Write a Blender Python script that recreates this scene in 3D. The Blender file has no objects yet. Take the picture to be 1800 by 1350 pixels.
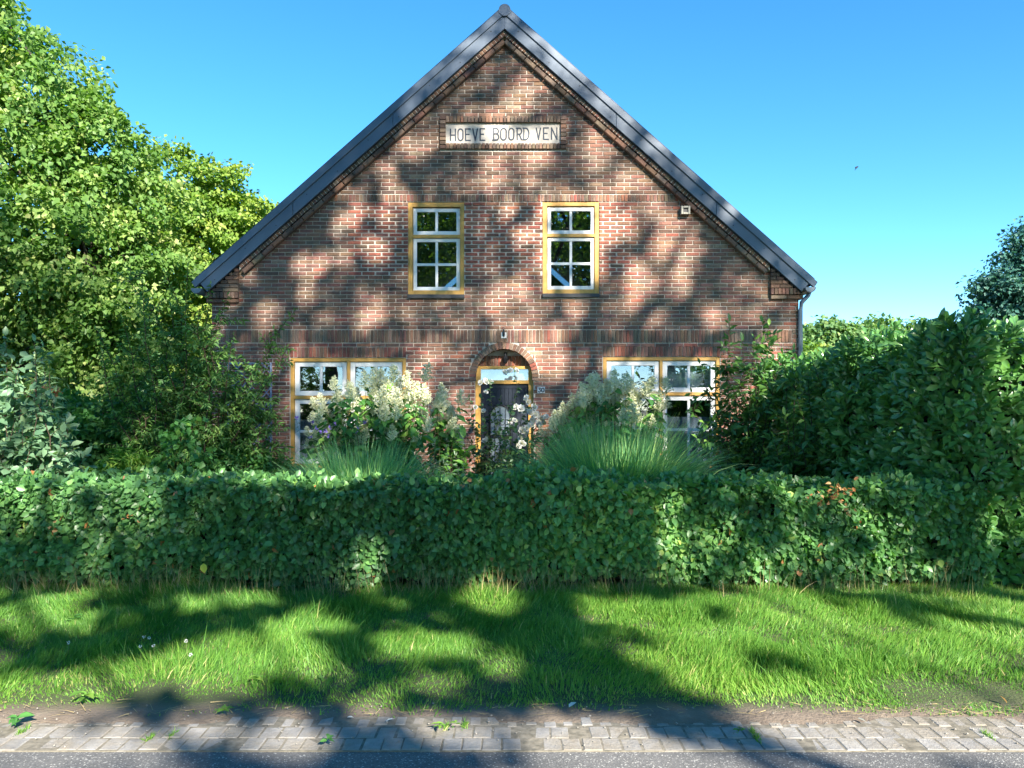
import bpy, math, random
import numpy as np
from mathutils import Vector, Matrix

rng = np.random.default_rng(7)
random.seed(7)
SC = bpy.context.scene
COL = SC.collection
R = math.radians

# ------------------------------------------------------------------ camera, sky, sun, exposure
F, CX, HY, EYE = 1350.0, 900.0, 717.0, 1.6         # focal length, principal column and horizon row in photo pixels, eye height
cam_d = bpy.data.cameras.new('camera')
cam_d.sensor_width = 36.0
cam_d.lens = 36.0 * F / 1800.0
cam_d.shift_y = (HY - 675.0) / 1800.0
cam_d.clip_start, cam_d.clip_end = 0.05, 2000.0
cam = bpy.data.objects.new('camera', cam_d)
cam.location = (0, 0, EYE)
cam.rotation_euler = (R(90), 0, 0)
COL.objects.link(cam)
SC.camera = cam

SUN_EL, SUN_AZ = R(31), R(25)                      # sun behind the viewer and to the right
TO_SUN = np.array([math.sin(SUN_AZ) * math.cos(SUN_EL), -math.cos(SUN_AZ) * math.cos(SUN_EL), math.sin(SUN_EL)])
world = bpy.data.worlds.new('World')
SC.world = world
world.use_nodes = True
wn = world.node_tree
wn.nodes.clear()
sky = wn.nodes.new('ShaderNodeTexSky')
sky.sky_type = 'NISHITA'
sky.sun_disc = False
sky.sun_elevation = SUN_EL
sky.sun_rotation = math.pi - SUN_AZ
sky.altitude = 0
sky.air_density = 0.7
sky.dust_density = 0.0
sky.ozone_density = 2.6
hsv = wn.nodes.new('ShaderNodeHueSaturation')
hsv.inputs['Hue'].default_value = 0.49
hsv.inputs['Saturation'].default_value = 1.27
hsv.inputs['Value'].default_value = 1.0
bg = wn.nodes.new('ShaderNodeBackground')
bg.inputs['Strength'].default_value = 0.102
wo = wn.nodes.new('ShaderNodeOutputWorld')
wn.links.new(sky.outputs[0], hsv.inputs['Color'])
wn.links.new(hsv.outputs[0], bg.inputs['Color'])
wn.links.new(bg.outputs[0], wo.inputs[0])

sun_d = bpy.data.lights.new('sun', 'SUN')
sun_d.energy = 4.8
sun_d.angle = R(0.53)
sun_d.color = (1.0, 0.93, 0.82)
sun = bpy.data.objects.new('sun', sun_d)
sun.rotation_euler = Vector(TO_SUN).to_track_quat('Z', 'Y').to_euler()
sun.location = (8, -15, 20)
COL.objects.link(sun)

SC.view_settings.view_transform = 'Standard'
SC.view_settings.look = 'None'
SC.view_settings.exposure = 1.85
SC.view_settings.gamma = 1.0
SC.view_settings.use_curve_mapping = False
SC.cycles.max_bounces = 8
SC.cycles.transparent_max_bounces = 12
SC.cycles.transmission_bounces = 4
SC.cycles.caustics_reflective = False
SC.cycles.caustics_refractive = False

# ------------------------------------------------------------------ helpers
def at(px, py, d):
    """Point that the photo shows at pixel (px, py), d metres in front of the viewer."""
    return np.array([(px - CX) * d / F, d, EYE - (py - HY) * d / F])

WORLD = {}                                          # object name -> world position of its origin

def link(o, parent=None, w=(0, 0, 0)):
    COL.objects.link(o)
    w = Vector(w)
    WORLD[o.name] = w
    if parent is not None:
        o.parent = parent
        o.location = w - WORLD[parent.name]
    else:
        o.location = w
    return o

def tag(o, label=None, cat=None, group=None, kind=None):
    if label: o['label'] = label
    if cat: o['category'] = cat
    if group: o['group'] = group
    if kind: o['kind'] = kind
    return o

def thing(name, label, cat, loc=(0, 0, 0), group=None):
    o = bpy.data.objects.new(name, None)
    o.empty_display_size = 0.1
    link(o, None, loc)
    return tag(o, label, cat, group)

def place(name, me, parent, loc, rot=None, scale=None, color=None):
    o = bpy.data.objects.new(name, me)
    link(o, parent, loc)
    if rot is not None: o.rotation_euler = rot
    if scale is not None: o.scale = scale
    if color is not None: o.color = (color[0], color[1], color[2], 1)
    return o

def np_mesh(name, V, faces, mats=(), smooth=False, attrs=None):
    """faces: list of (K, n) integer arrays."""
    me = bpy.data.meshes.new(name)
    V = np.asarray(V, dtype=np.float32)
    me.vertices.add(len(V))
    me.vertices.foreach_set('co', V.ravel())
    loops = np.concatenate([f.ravel() for f in faces]).astype(np.int32)
    tot = np.concatenate([np.full(len(f), f.shape[1], dtype=np.int32) for f in faces])
    start = np.concatenate([[0], np.cumsum(tot)[:-1]]).astype(np.int32)
    me.loops.add(len(loops))
    me.loops.foreach_set('vertex_index', loops)
    me.polygons.add(len(tot))
    me.polygons.foreach_set('loop_start', start)
    me.polygons.foreach_set('loop_total', tot)
    if smooth:
        me.polygons.foreach_set('use_smooth', np.ones(len(tot), dtype=bool))
    for k, a in (attrs or {}).items():
        a = np.asarray(a, dtype=np.float32)
        if a.ndim == 1:
            me.attributes.new(k, 'FLOAT', 'POINT').data.foreach_set('value', a)
        else:
            c = np.concatenate([a, np.ones((len(a), 1), np.float32)], 1).astype(np.float32)
            me.attributes.new(k, 'FLOAT_COLOR', 'POINT').data.foreach_set('color', c.ravel())
    me.update(calc_edges=True)
    for m in mats: me.materials.append(m)
    return me

class MB:
    """collects boxes, prisms and tubes into one mesh"""
    def __init__(self):
        self.v, self.f, self.c = [], [], []
    def add(self, vs, fs, col=None):
        n = len(self.v)
        self.v += [tuple(p) for p in vs]
        self.f += [tuple(i + n for i in f) for f in fs]
        if col is not None: self.c += [col] * len(vs)
    def box(self, x0, x1, y0, y1, z0, z1, col=None):
        self.add([(x0, y0, z0), (x1, y0, z0), (x1, y1, z0), (x0, y1, z0), (x0, y0, z1), (x1, y0, z1), (x1, y1, z1), (x0, y1, z1)],
                 [(0, 3, 2, 1), (4, 5, 6, 7), (0, 1, 5, 4), (1, 2, 6, 5), (2, 3, 7, 6), (3, 0, 4, 7)], col)
    def prism(self, poly, y0, y1):
        """poly: (x, z) outline counter-clockwise seen from -y; extruded from y0 (front) to y1"""
        n = len(poly)
        vs = [(x, y0, z) for x, z in poly] + [(x, y1, z) for x, z in poly]
        fs = [tuple(range(n)), tuple(range(2 * n - 1, n - 1, -1))]
        for i in range(n):
            j = (i + 1) % n
            fs.append((i, i + n, j + n, j))
        self.add(vs, fs)
    def tube(self, pts, rad, sides=6, cap=True):
        pts = [Vector(p) for p in pts]
        if not hasattr(rad, '__len__'): rad = [rad] * len(pts)
        vs, fs = [], []
        up = Vector((0.13, 0.21, 1)).normalized()
        for i, p in enumerate(pts):
            t = (pts[min(i + 1, len(pts) - 1)] - pts[max(i - 1, 0)])
            t = t.normalized() if t.length > 1e-9 else Vector((0, 0, 1))
            a = t.cross(up)
            if a.length < 0.05: a = t.cross(Vector((1, 0, 0)))
            a.normalize(); b = t.cross(a)
            for k in range(sides):
                an = 2 * math.pi * k / sides
                vs.append(p + (a * math.cos(an) + b * math.sin(an)) * rad[i])
        for i in range(len(pts) - 1):
            for k in range(sides):
                k2 = (k + 1) % sides
                fs.append((i * sides + k, i * sides + k2, (i + 1) * sides + k2, (i + 1) * sides + k))
        if cap:
            fs.append(tuple(range(sides - 1, -1, -1)))
            fs.append(tuple(range((len(pts) - 1) * sides, len(pts) * sides)))
        self.add(vs, fs)
    def lathe(self, c, prof, sides=10):
        vs, fs = [], []
        for r, z in prof:
            for k in range(sides):
                an = 2 * math.pi * k / sides
                vs.append((c[0] + r * math.cos(an), c[1] + r * math.sin(an), c[2] + z))
        for i in range(len(prof) - 1):
            for k in range(sides):
                k2 = (k + 1) % sides
                fs.append((i * sides + k, i * sides + k2, (i + 1) * sides + k2, (i + 1) * sides + k))
        fs.append(tuple(range(sides - 1, -1, -1)))
        fs.append(tuple(range((len(prof) - 1) * sides, len(prof) * sides)))
        self.add(vs, fs)
    def mesh(self, name, mat, smooth=False):
        me = bpy.data.meshes.new(name)
        me.from_pydata(self.v, [], self.f)
        if self.c:
            c = np.array([(a, b, d, 1) for a, b, d in self.c], dtype=np.float32)
            me.attributes.new('col', 'FLOAT_COLOR', 'POINT').data.foreach_set('color', c.ravel())
        if smooth:
            me.polygons.foreach_set('use_smooth', np.ones(len(me.polygons), dtype=bool))
        me.update()
        me.materials.append(mat)
        return me
    def obj(self, name, mat, parent=None, smooth=False, bevel=0):
        o = bpy.data.objects.new(name, self.mesh(name, mat, smooth))
        link(o, parent)
        if bevel:
            b = o.modifiers.new('bevel', 'BEVEL'); b.width = bevel; b.segments = 2; b.limit_method = 'ANGLE'
        return o

def sines(p, freq, seed, k=7):
    g = np.random.default_rng(seed)
    d = g.normal(size=(k, 3)); d /= np.linalg.norm(d, axis=1)[:, None]
    f = freq * g.uniform(.6, 1.5, k); ph = g.uniform(0, 6.28, k)
    return np.sin((p @ d.T) * f + ph).sum(1) / math.sqrt(k)          # about -2 .. 2

def unit(v):
    v = np.asarray(v, dtype=float)
    return v / np.maximum(np.linalg.norm(v, axis=-1, keepdims=True), 1e-9)

# ------------------------------------------------------------------ materials
def new_mat(name):
    m = bpy.data.materials.new(name)
    m.use_nodes = True
    nt = m.node_tree
    return m, nt, nt.nodes['Principled BSDF'], nt.nodes['Material Output']

def noise_node(nt, scale, detail=4, vec=None, rough=0.55):
    n = nt.nodes.new('ShaderNodeTexNoise')
    n.inputs['Scale'].default_value = scale
    n.inputs['Detail'].default_value = detail
    n.inputs['Roughness'].default_value = rough
    if vec is None:
        g = nt.nodes.new('ShaderNodeNewGeometry')
        vec = g.outputs['Position']
    nt.links.new(vec, n.inputs['Vector'])
    return n

def ramp_node(nt, fac, stops):
    r = nt.nodes.new('ShaderNodeValToRGB')
    e = r.color_ramp.elements
    while len(e) < len(stops): e.new(0.5)
    for el, (p, c) in zip(e, stops):
        el.position = p
        el.color = (c[0], c[1], c[2], 1)
    nt.links.new(fac, r.inputs[0])
    return r

def bump_node(nt, b, h, strength, dist=0.01):
    bp = nt.nodes.new('ShaderNodeBump')
    bp.inputs['Strength'].default_value = strength
    bp.inputs['Distance'].default_value = dist
    nt.links.new(h, bp.inputs['Height'])
    nt.links.new(bp.outputs[0], b.inputs['Normal'])

def plain(name, c0, c1=None, rough=0.6, scale=20, metal=0.0, bump=0.0, spec=0.5, detail=5):
    m, nt, b, o = new_mat(name)
    c1 = c1 or tuple(x * 0.8 for x in c0)
    n = noise_node(nt, scale, detail)
    r = ramp_node(nt, n.outputs['Fac'], [(0.3, c0), (0.7, c1)])
    nt.links.new(r.outputs[0], b.inputs['Base Color'])
    b.inputs['Roughness'].default_value = rough
    b.inputs['Metallic'].default_value = metal
    b.inputs['Specular IOR Level'].default_value = spec
    if bump: bump_node(nt, b, n.outputs['Fac'], bump)
    return m

def brick_mat(name, per_object):
    m, nt, b, o = new_mat(name)
    if per_object:
        src = nt.nodes.new('ShaderNodeObjectInfo').outputs['Color']
    else:
        a = nt.nodes.new('ShaderNodeAttribute'); a.attribute_name = 'col'; src = a.outputs['Color']
    n1 = noise_node(nt, 38, 6)
    n2 = noise_node(nt, 2.2, 5)
    r1 = ramp_node(nt, n1.outputs['Fac'], [(0.25, (.62, .62, .62)), (0.55, (1, 1, 1)), (0.8, (1.3, 1.27, 1.22))])
    r2 = ramp_node(nt, n2.outputs['Fac'], [(0.3, (.8, .8, .82)), (0.7, (1.15, 1.12, 1.08))])
    m1 = nt.nodes.new('ShaderNodeMix'); m1.data_type = 'RGBA'; m1.blend_type = 'MULTIPLY'; m1.inputs[0].default_value = 1
    m2 = nt.nodes.new('ShaderNodeMix'); m2.data_type = 'RGBA'; m2.blend_type = 'MULTIPLY'; m2.inputs[0].default_value = 1
    nt.links.new(src, m1.inputs[6]); nt.links.new(r1.outputs[0], m1.inputs[7])
    nt.links.new(m1.outputs[2], m2.inputs[6]); nt.links.new(r2.outputs[0], m2.inputs[7])
    ge = nt.nodes.new('ShaderNodeNewGeometry'); vm_ = nt.nodes.new('ShaderNodeVectorMath'); vm_.operation = 'MULTIPLY'; vm_.inputs[1].default_value = (3.2, 1, .55)
    nt.links.new(ge.outputs['Position'], vm_.inputs[0])
    n3 = noise_node(nt, 1.0, 6, vm_.outputs[0], .65)
    r3 = ramp_node(nt, n3.outputs['Fac'], [(.34, (.68, .70, .72)), (.52, (1, 1, 1)), (.72, (1.14, 1.10, 1.06))])
    m3 = nt.nodes.new('ShaderNodeMix'); m3.data_type = 'RGBA'; m3.blend_type = 'MULTIPLY'; m3.inputs[0].default_value = 1
    nt.links.new(m2.outputs[2], m3.inputs[6]); nt.links.new(r3.outputs[0], m3.inputs[7])
    nt.links.new(m3.outputs[2], b.inputs['Base Color'])
    b.inputs['Roughness'].default_value = 0.88
    b.inputs['Specular IOR Level'].default_value = 0.25
    bump_node(nt, b, n1.outputs['Fac'], 0.5, 0.006)
    return m

def leaf_mat(name, stops, trans=0.35, rough=0.42, spec=0.45, tcol=(1.25, 1.5, 0.45), gain=1.4):
    m, nt, b, o = new_mat(name)
    a = nt.nodes.new('ShaderNodeAttribute'); a.attribute_name = 'rnd'
    if gain != 1: stops = [(p, tuple(min(.85, x * gain) for x in c)) for p, c in stops]
    r = ramp_node(nt, a.outputs['Fac'], stops)
    nt.links.new(r.outputs[0], b.inputs['Base Color'])
    b.inputs['Roughness'].default_value = rough
    b.inputs['Specular IOR Level'].default_value = spec
    t = nt.nodes.new('ShaderNodeBsdfTranslucent')
    mc = nt.nodes.new('ShaderNodeMix'); mc.data_type = 'RGBA'; mc.blend_type = 'MULTIPLY'; mc.inputs[0].default_value = 1
    nt.links.new(r.outputs[0], mc.inputs[6]); mc.inputs[7].default_value = (*tcol, 1)
    nt.links.new(mc.outputs[2], t.inputs['Color'])
    mx = nt.nodes.new('ShaderNodeMixShader'); mx.inputs[0].default_value = trans
    nt.links.new(b.outputs[0], mx.inputs[1]); nt.links.new(t.outputs[0], mx.inputs[2])
    nt.links.new(mx.outputs[0], o.inputs['Surface'])
    return m

def glass_mat(name, refl=0.22, tint=(0.75, 0.8, 0.82)):
    m, nt, b, o = new_mat(name)
    nt.nodes.remove(b)
    t = nt.nodes.new('ShaderNodeBsdfTransparent'); t.inputs[0].default_value = (*tint, 1)
    g = nt.nodes.new('ShaderNodeBsdfGlossy'); g.inputs['Roughness'].default_value = 0.01
    g.inputs['Color'].default_value = (0.95, 0.97, 1, 1)
    n = noise_node(nt, 1.3, 2)
    bp = nt.nodes.new('ShaderNodeBump'); bp.inputs['Strength'].default_value = 0.05; bp.inputs['Distance'].default_value = 0.02
    nt.links.new(n.outputs['Fac'], bp.inputs['Height']); nt.links.new(bp.outputs[0], g.inputs['Normal'])
    mx = nt.nodes.new('ShaderNodeMixShader'); mx.inputs[0].default_value = refl
    nt.links.new(t.outputs[0], mx.inputs[1]); nt.links.new(g.outputs[0], mx.inputs[2])
    nt.links.new(mx.outputs[0], o.inputs['Surface'])
    return m

M = {}
M['brick'] = brick_mat('brick_each', True)
M['brick_bulk'] = brick_mat('brick_mass', False)
M['mortar'] = plain('mortar', (.60, .54, .465), (.46, .41, .35), .95, 25, bump=.4)
M['anthracite'] = plain('anthracite_coated_metal', (.135, .17, .22), (.09, .12, .165), .36, 2.5, detail=8)
M['roof'] = plain('dark_roof_panel', (.05, .055, .065), (.035, .04, .05), .5, 9)
M['black'] = plain('black_iron', (.012, .012, .014), (.02, .02, .022), .45, 30)
M['zinc'] = plain('zinc_grey', (.20, .24, .27), (.15, .18, .21), .45, 8, metal=.3)
M['ochre'] = plain('ochre_paint', (.64, .36, .085), (.46, .245, .055), .5, 11, detail=8)
M['white'] = plain('white_paint', (.80, .80, .77), (.70, .71, .70), .4, 6)
M['slate'] = plain('slate_sill', (.04, .042, .046), (.06, .06, .062), .6, 30, bump=.2)
M['door'] = plain('dark_blue_door_paint', (.016, .023, .036), (.022, .030, .044), .55, 5, spec=.25)
M['plate'] = plain('white_sign_paint', (.80, .84, .87), (.72, .77, .80), .55, 5)
M['letters'] = plain('slate_blue_lettering', (.022, .034, .055), (.035, .048, .07), .6, 40)
M['cloth'] = plain('white_curtain', (.82, .84, .86), (.72, .74, .77), .9, 40)
M['lace'] = plain('lace_curtain', (.62, .66, .72), (.30, .34, .42), .9, 90)
M['beige'] = plain('weathered_plastic', (.30, .285, .235), (.22, .21, .17), .6, 30)
M['glass'] = glass_mat('window_glass', .17)
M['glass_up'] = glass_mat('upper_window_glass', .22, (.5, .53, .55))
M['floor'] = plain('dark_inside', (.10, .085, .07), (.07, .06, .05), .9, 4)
M['trellis'] = plain('blue_grey_trellis_paint', (.22, .27, .38), (.16, .2, .3), .6, 20)
M['bark'] = plain('bark', (.055, .043, .032), (.022, .018, .014), .95, 22, bump=1.0)
M['twig'] = plain('twig', (.075, .05, .032), (.045, .03, .02), .9, 60)
M['green_stem'] = plain('green_stem', (.12, .16, .05), (.08, .1, .035), .7, 60)
M['core'] = plain('hedge_twigs', (.022, .02, .012), (.010, .012, .007), 1.0, 30, bump=1.0)  # near-black: the shade inside a hedge is put into the twig colour

M['beech'] = leaf_mat('beech_leaf', [(0, (.040, .10, .036)), (.45, (.070, .165, .050)), (.80, (.13, .25, .07)), (.95, (.22, .32, .08)), (1, (.30, .13, .05))], .32, .38, .5, (1.25, 1.5, .45), 1.65)
M['laurel'] = leaf_mat('laurel_leaf', [(0, (.042, .115, .036)), (.5, (.085, .195, .050)), (.85, (.16, .29, .07)), (1, (.30, .40, .10))], .25, .25, .65, (1.25, 1.5, .45), 1.55)
M['lime'] = leaf_mat('lime_leaf', [(0, (.060, .132, .030)), (.5, (.122, .222, .050)), (.8, (.22, .31, .085)), (1, (.46, .47, .20))], .38, .5, .35, (1.25, 1.5, .45), 1.22)
M['maple'] = leaf_mat('yellow_green_leaf', [(0, (.07, .155, .026)), (.5, (.15, .26, .04)), (1, (.33, .39, .09))], .38, .5, .35, (1.2, 1.35, .45), 1.15)
M['shade_leaf'] = leaf_mat('shade_tree_leaf', [(0, (.045, .09, .025)), (1, (.09, .16, .04))], .4, .5, .4)
M['feather'] = leaf_mat('feathery_leaf', [(0, (.036, .090, .026)), (.6, (.075, .15, .038)), (1, (.18, .26, .07))], .32, .5, .35, (1.3, 1.5, .45), 1.9)
M['pale'] = leaf_mat('pale_grey_green_leaf', [(0, (.075, .155, .085)), (.6, (.13, .235, .13)), (1, (.22, .33, .17))], .3, .42, .45, (1.25, 1.5, .45), 1.1)
M['budd'] = leaf_mat('soft_green_leaf', [(0, (.09, .17, .075)), (1, (.22, .32, .14))], .32, .5, .4)
M['cherry'] = leaf_mat('cherry_leaf', [(0, (.034, .095, .026)), (.6, (.07, .16, .036)), (1, (.16, .27, .055))], .3, .36, .5)
M['rose_leaf'] = leaf_mat('rose_leaf', [(0, (.024, .07, .03)), (.7, (.05, .12, .04)), (1, (.11, .2, .05))], .25, .4, .5)
M['bigleaf'] = leaf_mat('broad_leaf', [(0, (.034, .105, .03)), (.7, (.07, .19, .045)), (1, (.18, .32, .06))], .35, .42, .45)
M['grey_leaf'] = leaf_mat('grey_leaf', [(0, (.09, .14, .09)), (1, (.19, .25, .16))], .25, .6, .3)
M['fern'] = leaf_mat('fresh_green_leaf', [(0, (.06, .14, .03)), (.6, (.12, .24, .04)), (1, (.26, .36, .06))], .4, .5, .35)
M['copper'] = leaf_mat('copper_leaf', [(0, (.25, .09, .03)), (.5, (.42, .20, .08)), (1, (.55, .34, .16))], .35, .6, .3, (1.2, 1, .6))
M['far'] = leaf_mat('far_tree_leaf', [(0, (.055, .12, .045)), (.6, (.105, .19, .065)), (1, (.22, .28, .10))], .3, .6, .3)
M['darkblue'] = leaf_mat('dark_bluish_leaf', [(0, (.014, .045, .040)), (.7, (.026, .075, .055)), (1, (.06, .13, .07))], .25, .5, .4, (1.1, 1.4, .8), 2.3)
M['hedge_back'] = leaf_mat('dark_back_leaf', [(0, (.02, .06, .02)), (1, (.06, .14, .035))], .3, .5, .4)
M['plume'] = leaf_mat('cream_plume', [(0, (.40, .44, .26)), (.5, (.60, .62, .42)), (1, (.80, .79, .58))], .35, .8, .2, (1, 1, .85))
M['petal'] = leaf_mat('cream_petal', [(0, (.80, .66, .42)), (.5, (.84, .78, .60)), (1, (.86, .83, .74))], .3, .6, .3, (1, .95, .8))
M['purple'] = leaf_mat('violet_petal', [(0, (.18, .12, .42)), (1, (.35, .24, .60))], .3, .6, .3, (1, 1, 1))
M['pink'] = leaf_mat('pink_petal', [(0, (.6, .12, .2)), (1, (.7, .25, .35))], .3, .6, .3, (1, 1, 1))
M['fountain'] = leaf_mat('ornamental_grass_blade', [(0, (.055, .155, .075)), (.6, (.105, .225, .095)), (1, (.26, .37, .13))], .35, .42, .4, (1.25, 1.5, .5), 1.9)
M['turf'] = leaf_mat('grass_blade', [(0, (.066, .168, .032)), (.5, (.122, .26, .042)), (.85, (.20, .335, .06)), (.95, (.30, .36, .11)), (1, (.42, .36, .18))], .42, .45, .3, (1.4, 1.3, .5), 1.36)
M['straw'] = leaf_mat('dry_grass', [(0, (.24, .19, .09)), (.6, (.36, .28, .14)), (1, (.16, .20, .06))], .3, .7, .2, (1, 1, .8))
M['yellowleaf'] = leaf_mat('yellow_leaf', [(0, (.55, .50, .05)), (1, (.60, .56, .08))], .4, .5, .3, (1, 1, .5))

# ------------------------------------------------------------------ foliage builder
def tpl(kind, fold=.12, curl=.12, wpos=.42):
    if kind == 'two':                                # two folded triangles
        V = np.array([(0, 0, 0), (.5, wpos, fold), (0, 1, -curl), (-.5, wpos, fold)], float)
        return V, [np.array([(0, 1, 2), (0, 2, 3)])]
    def P(x, y): return (x, y, abs(x) * 2 * fold - curl * y * y)
    if kind == 'obovate':
        V = np.array([P(0, 0), P(.27, .25), P(.50, .66), P(0, 1), P(-.50, .66), P(-.27, .25), P(0, .26), P(0, .68)], float)
        V[3, 0] = 0
        return V, [np.array([(0, 1, 6), (0, 6, 5), (7, 2, 3), (4, 7, 3)]), np.array([(6, 1, 2, 7), (5, 6, 7, 4)])]
    V = np.array([P(0, 0), P(.40, .24), P(.46, .60), P(0, 1), P(-.46, .60), P(-.40, .24), P(0, .26), P(0, .62)], float)
    return V, [np.array([(0, 1, 6), (0, 6, 5), (7, 2, 3), (4, 7, 3)]), np.array([(6, 1, 2, 7), (5, 6, 7, 4)])]

def leaf_arrays(P, T, N, L, Wd, rnd, tp):
    V0, faces = tp
    T = unit(T)
    N = N - (N * T).sum(1)[:, None] * T
    N = unit(N)
    S = np.cross(T, N)
    n, k = len(P), len(V0)
    x = V0[:, 0][None, :, None] * (L * Wd)[:, None, None]
    y = V0[:, 1][None, :, None] * L[:, None, None]
    z = V0[:, 2][None, :, None] * L[:, None, None]
    V = P[:, None, :] + S[:, None, :] * x + T[:, None, :] * y + N[:, None, :] * z
    F = [(f[None] + (np.arange(n) * k)[:, None, None]).reshape(-1, f.shape[1]) for f in faces]
    return V.reshape(-1, 3), F, np.repeat(rnd, k)

def foliage(name, P, T, N, L, Wd, mat, parent, tp=None, rnd=None, smooth=False, stuff=False):
    n = len(P)
    P, T, N = (np.asarray(a, float).reshape(-1, 3) for a in (P, T, N))
    L = np.broadcast_to(L, n).astype(float); Wd = np.broadcast_to(Wd, n).astype(float)
    if rnd is None: rnd = rng.random(n)
    V, Fc, rr = leaf_arrays(P, T, N, L, Wd, rnd, tp or tpl('two'))
    o = bpy.data.objects.new(name, np_mesh(name, V, Fc, [mat], smooth, {'rnd': rr}))
    link(o, parent)
    if stuff: o['kind'] = 'stuff'
    return o

def single_leaves(name, P, T, N, L, Wd, mat, parent, kind='full', fold=.12, curl=.12, shades=(.15, .35, .5, .65, .85)):
    """each leaf an object of its own, sharing a few meshes"""
    mes = []
    for s in shades:
        V0, fc = tpl(kind, fold, curl)
        mes.append(np_mesh(name, V0, fc, [mat], True, {'rnd': np.full(len(V0), s)}))
    T = unit(T); N = unit(N - (N * T).sum(1)[:, None] * T); S = np.cross(T, N)
    L = np.broadcast_to(L, len(P)); Wd = np.broadcast_to(Wd, len(P))
    w0 = np.array(WORLD[parent.name])
    for i in range(len(P)):
        o = bpy.data.objects.new(name, mes[int(rng.integers(len(mes)))])
        COL.objects.link(o)
        o.parent = parent
        p = P[i] - w0
        o.matrix_local = Matrix(((S[i, 0] * L[i] * Wd[i], T[i, 0] * L[i], N[i, 0] * L[i], p[0]),
                                 (S[i, 1] * L[i] * Wd[i], T[i, 1] * L[i], N[i, 1] * L[i], p[1]),
                                 (S[i, 2] * L[i] * Wd[i], T[i, 2] * L[i], N[i, 2] * L[i], p[2]), (0, 0, 0, 1)))

def jit(n, s=1.0): return rng.normal(size=(n, 3)) * s

def ribbons(name, base, d0, length, width, bend, mat, parent, segs=4, rnd=None, stuff=False, side=None):
    """arching blades: start at base, leave along d0, droop by bend"""
    n = len(base)
    d0 = unit(d0)
    if side is None:
        side = np.cross(d0, np.array([0, 0, 1.0]) + jit(n, .5))
    side = unit(side)
    pts = [np.asarray(base, float)]
    d = d0.copy()
    for s in range(segs):
        pts.append(pts[-1] + d * (length / segs)[:, None])
        d = unit(d + np.array([0, 0, -1.0]) * (bend * 2 * (s + 1) / (segs + 1) / segs)[:, None])
    V = []
    for s in range(segs + 1):
        w = width * (1 - (s / segs) ** 1.6) * .5
        if s < segs:
            V.append(pts[s] - side * w[:, None]); V.append(pts[s] + side * w[:, None])
        else:
            V.append(pts[s])
    k = 2 * segs + 1
    V = np.stack(V, 1).reshape(-1, 3)
    off = (np.arange(n) * k)[:, None]
    q = np.concatenate([np.array([[2 * s, 2 * s + 1, 2 * s + 3, 2 * s + 2]]) + off for s in range(segs - 1)]) if segs > 1 else np.zeros((0, 4), int)
    t = np.array([[2 * segs - 2, 2 * segs - 1, 2 * segs]]) + off
    if rnd is None: rnd = rng.random(n)
    faces = [q, t] if len(q) else [t]
    o = bpy.data.objects.new(name, np_mesh(name, V, faces, [mat], True, {'rnd': np.repeat(rnd, k)}))
    link(o, parent)
    if stuff: o['kind'] = 'stuff'
    return o

# ------------------------------------------------------------------ the setting: ground, road, edge strip, soil
YW = 12.4                                             # the gable wall's plane
PXM = YW / F
def wx(px): return (px - CX) * PXM
def wz(py): return EYE - (py - HY) * PXM

def ground_mat():
    m, nt, b, o = new_mat('ground_soil_and_turf')
    n = noise_node(nt, 1.1, 6); n2 = noise_node(nt, 30, 5)
    r = ramp_node(nt, n.outputs['Fac'], [(.35, (.075, .055, .036)), (.6, (.07, .085, .03))])
    r2 = ramp_node(nt, n2.outputs['Fac'], [(.3, (.7, .7, .7)), (.7, (1.2, 1.2, 1.2))])
    mx = nt.nodes.new('ShaderNodeMix'); mx.data_type = 'RGBA'; mx.blend_type = 'MULTIPLY'; mx.inputs[0].default_value = 1
    nt.links.new(r.outputs[0], mx.inputs[6]); nt.links.new(r2.outputs[0], mx.inputs[7])
    nt.links.new(mx.outputs[2], b.inputs['Base Color'])
    b.inputs['Roughness'].default_value = .95
    bump_node(nt, b, n2.outputs['Fac'], .6, .03)
    return m

def asphalt_mat():
    m, nt, b, o = new_mat('worn_asphalt')
    n = noise_node(nt, 1.6, 6)
    v = nt.nodes.new('ShaderNodeTexVoronoi'); v.inputs['Scale'].default_value = 170
    g = nt.nodes.new('ShaderNodeNewGeometry'); nt.links.new(g.outputs['Position'], v.inputs['Vector'])
    sep = nt.nodes.new('ShaderNodeSeparateColor'); nt.links.new(v.outputs['Color'], sep.inputs[0])
    r = ramp_node(nt, n.outputs['Fac'], [(.3, (.105, .104, .103)), (.7, (.15, .145, .14))])
    st = ramp_node(nt, sep.outputs[0], [(0, (.7, .7, .7)), (.88, (1.15, 1.15, 1.15)), (.96, (2.4, 2.4, 2.3)), (1, (3.6, 3.6, 3.4))])
    mx = nt.nodes.new('ShaderNodeMix'); mx.data_type = 'RGBA'; mx.blend_type = 'MULTIPLY'; mx.inputs[0].default_value = 1
    nt.links.new(r.outputs[0], mx.inputs[6]); nt.links.new(st.outputs[0], mx.inputs[7])
    nt.links.new(mx.outputs[2], b.inputs['Base Color'])
    b.inputs['Roughness'].default_value = .85
    bump_node(nt, b, v.outputs['Distance'], .5, .004)
    return m

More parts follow.
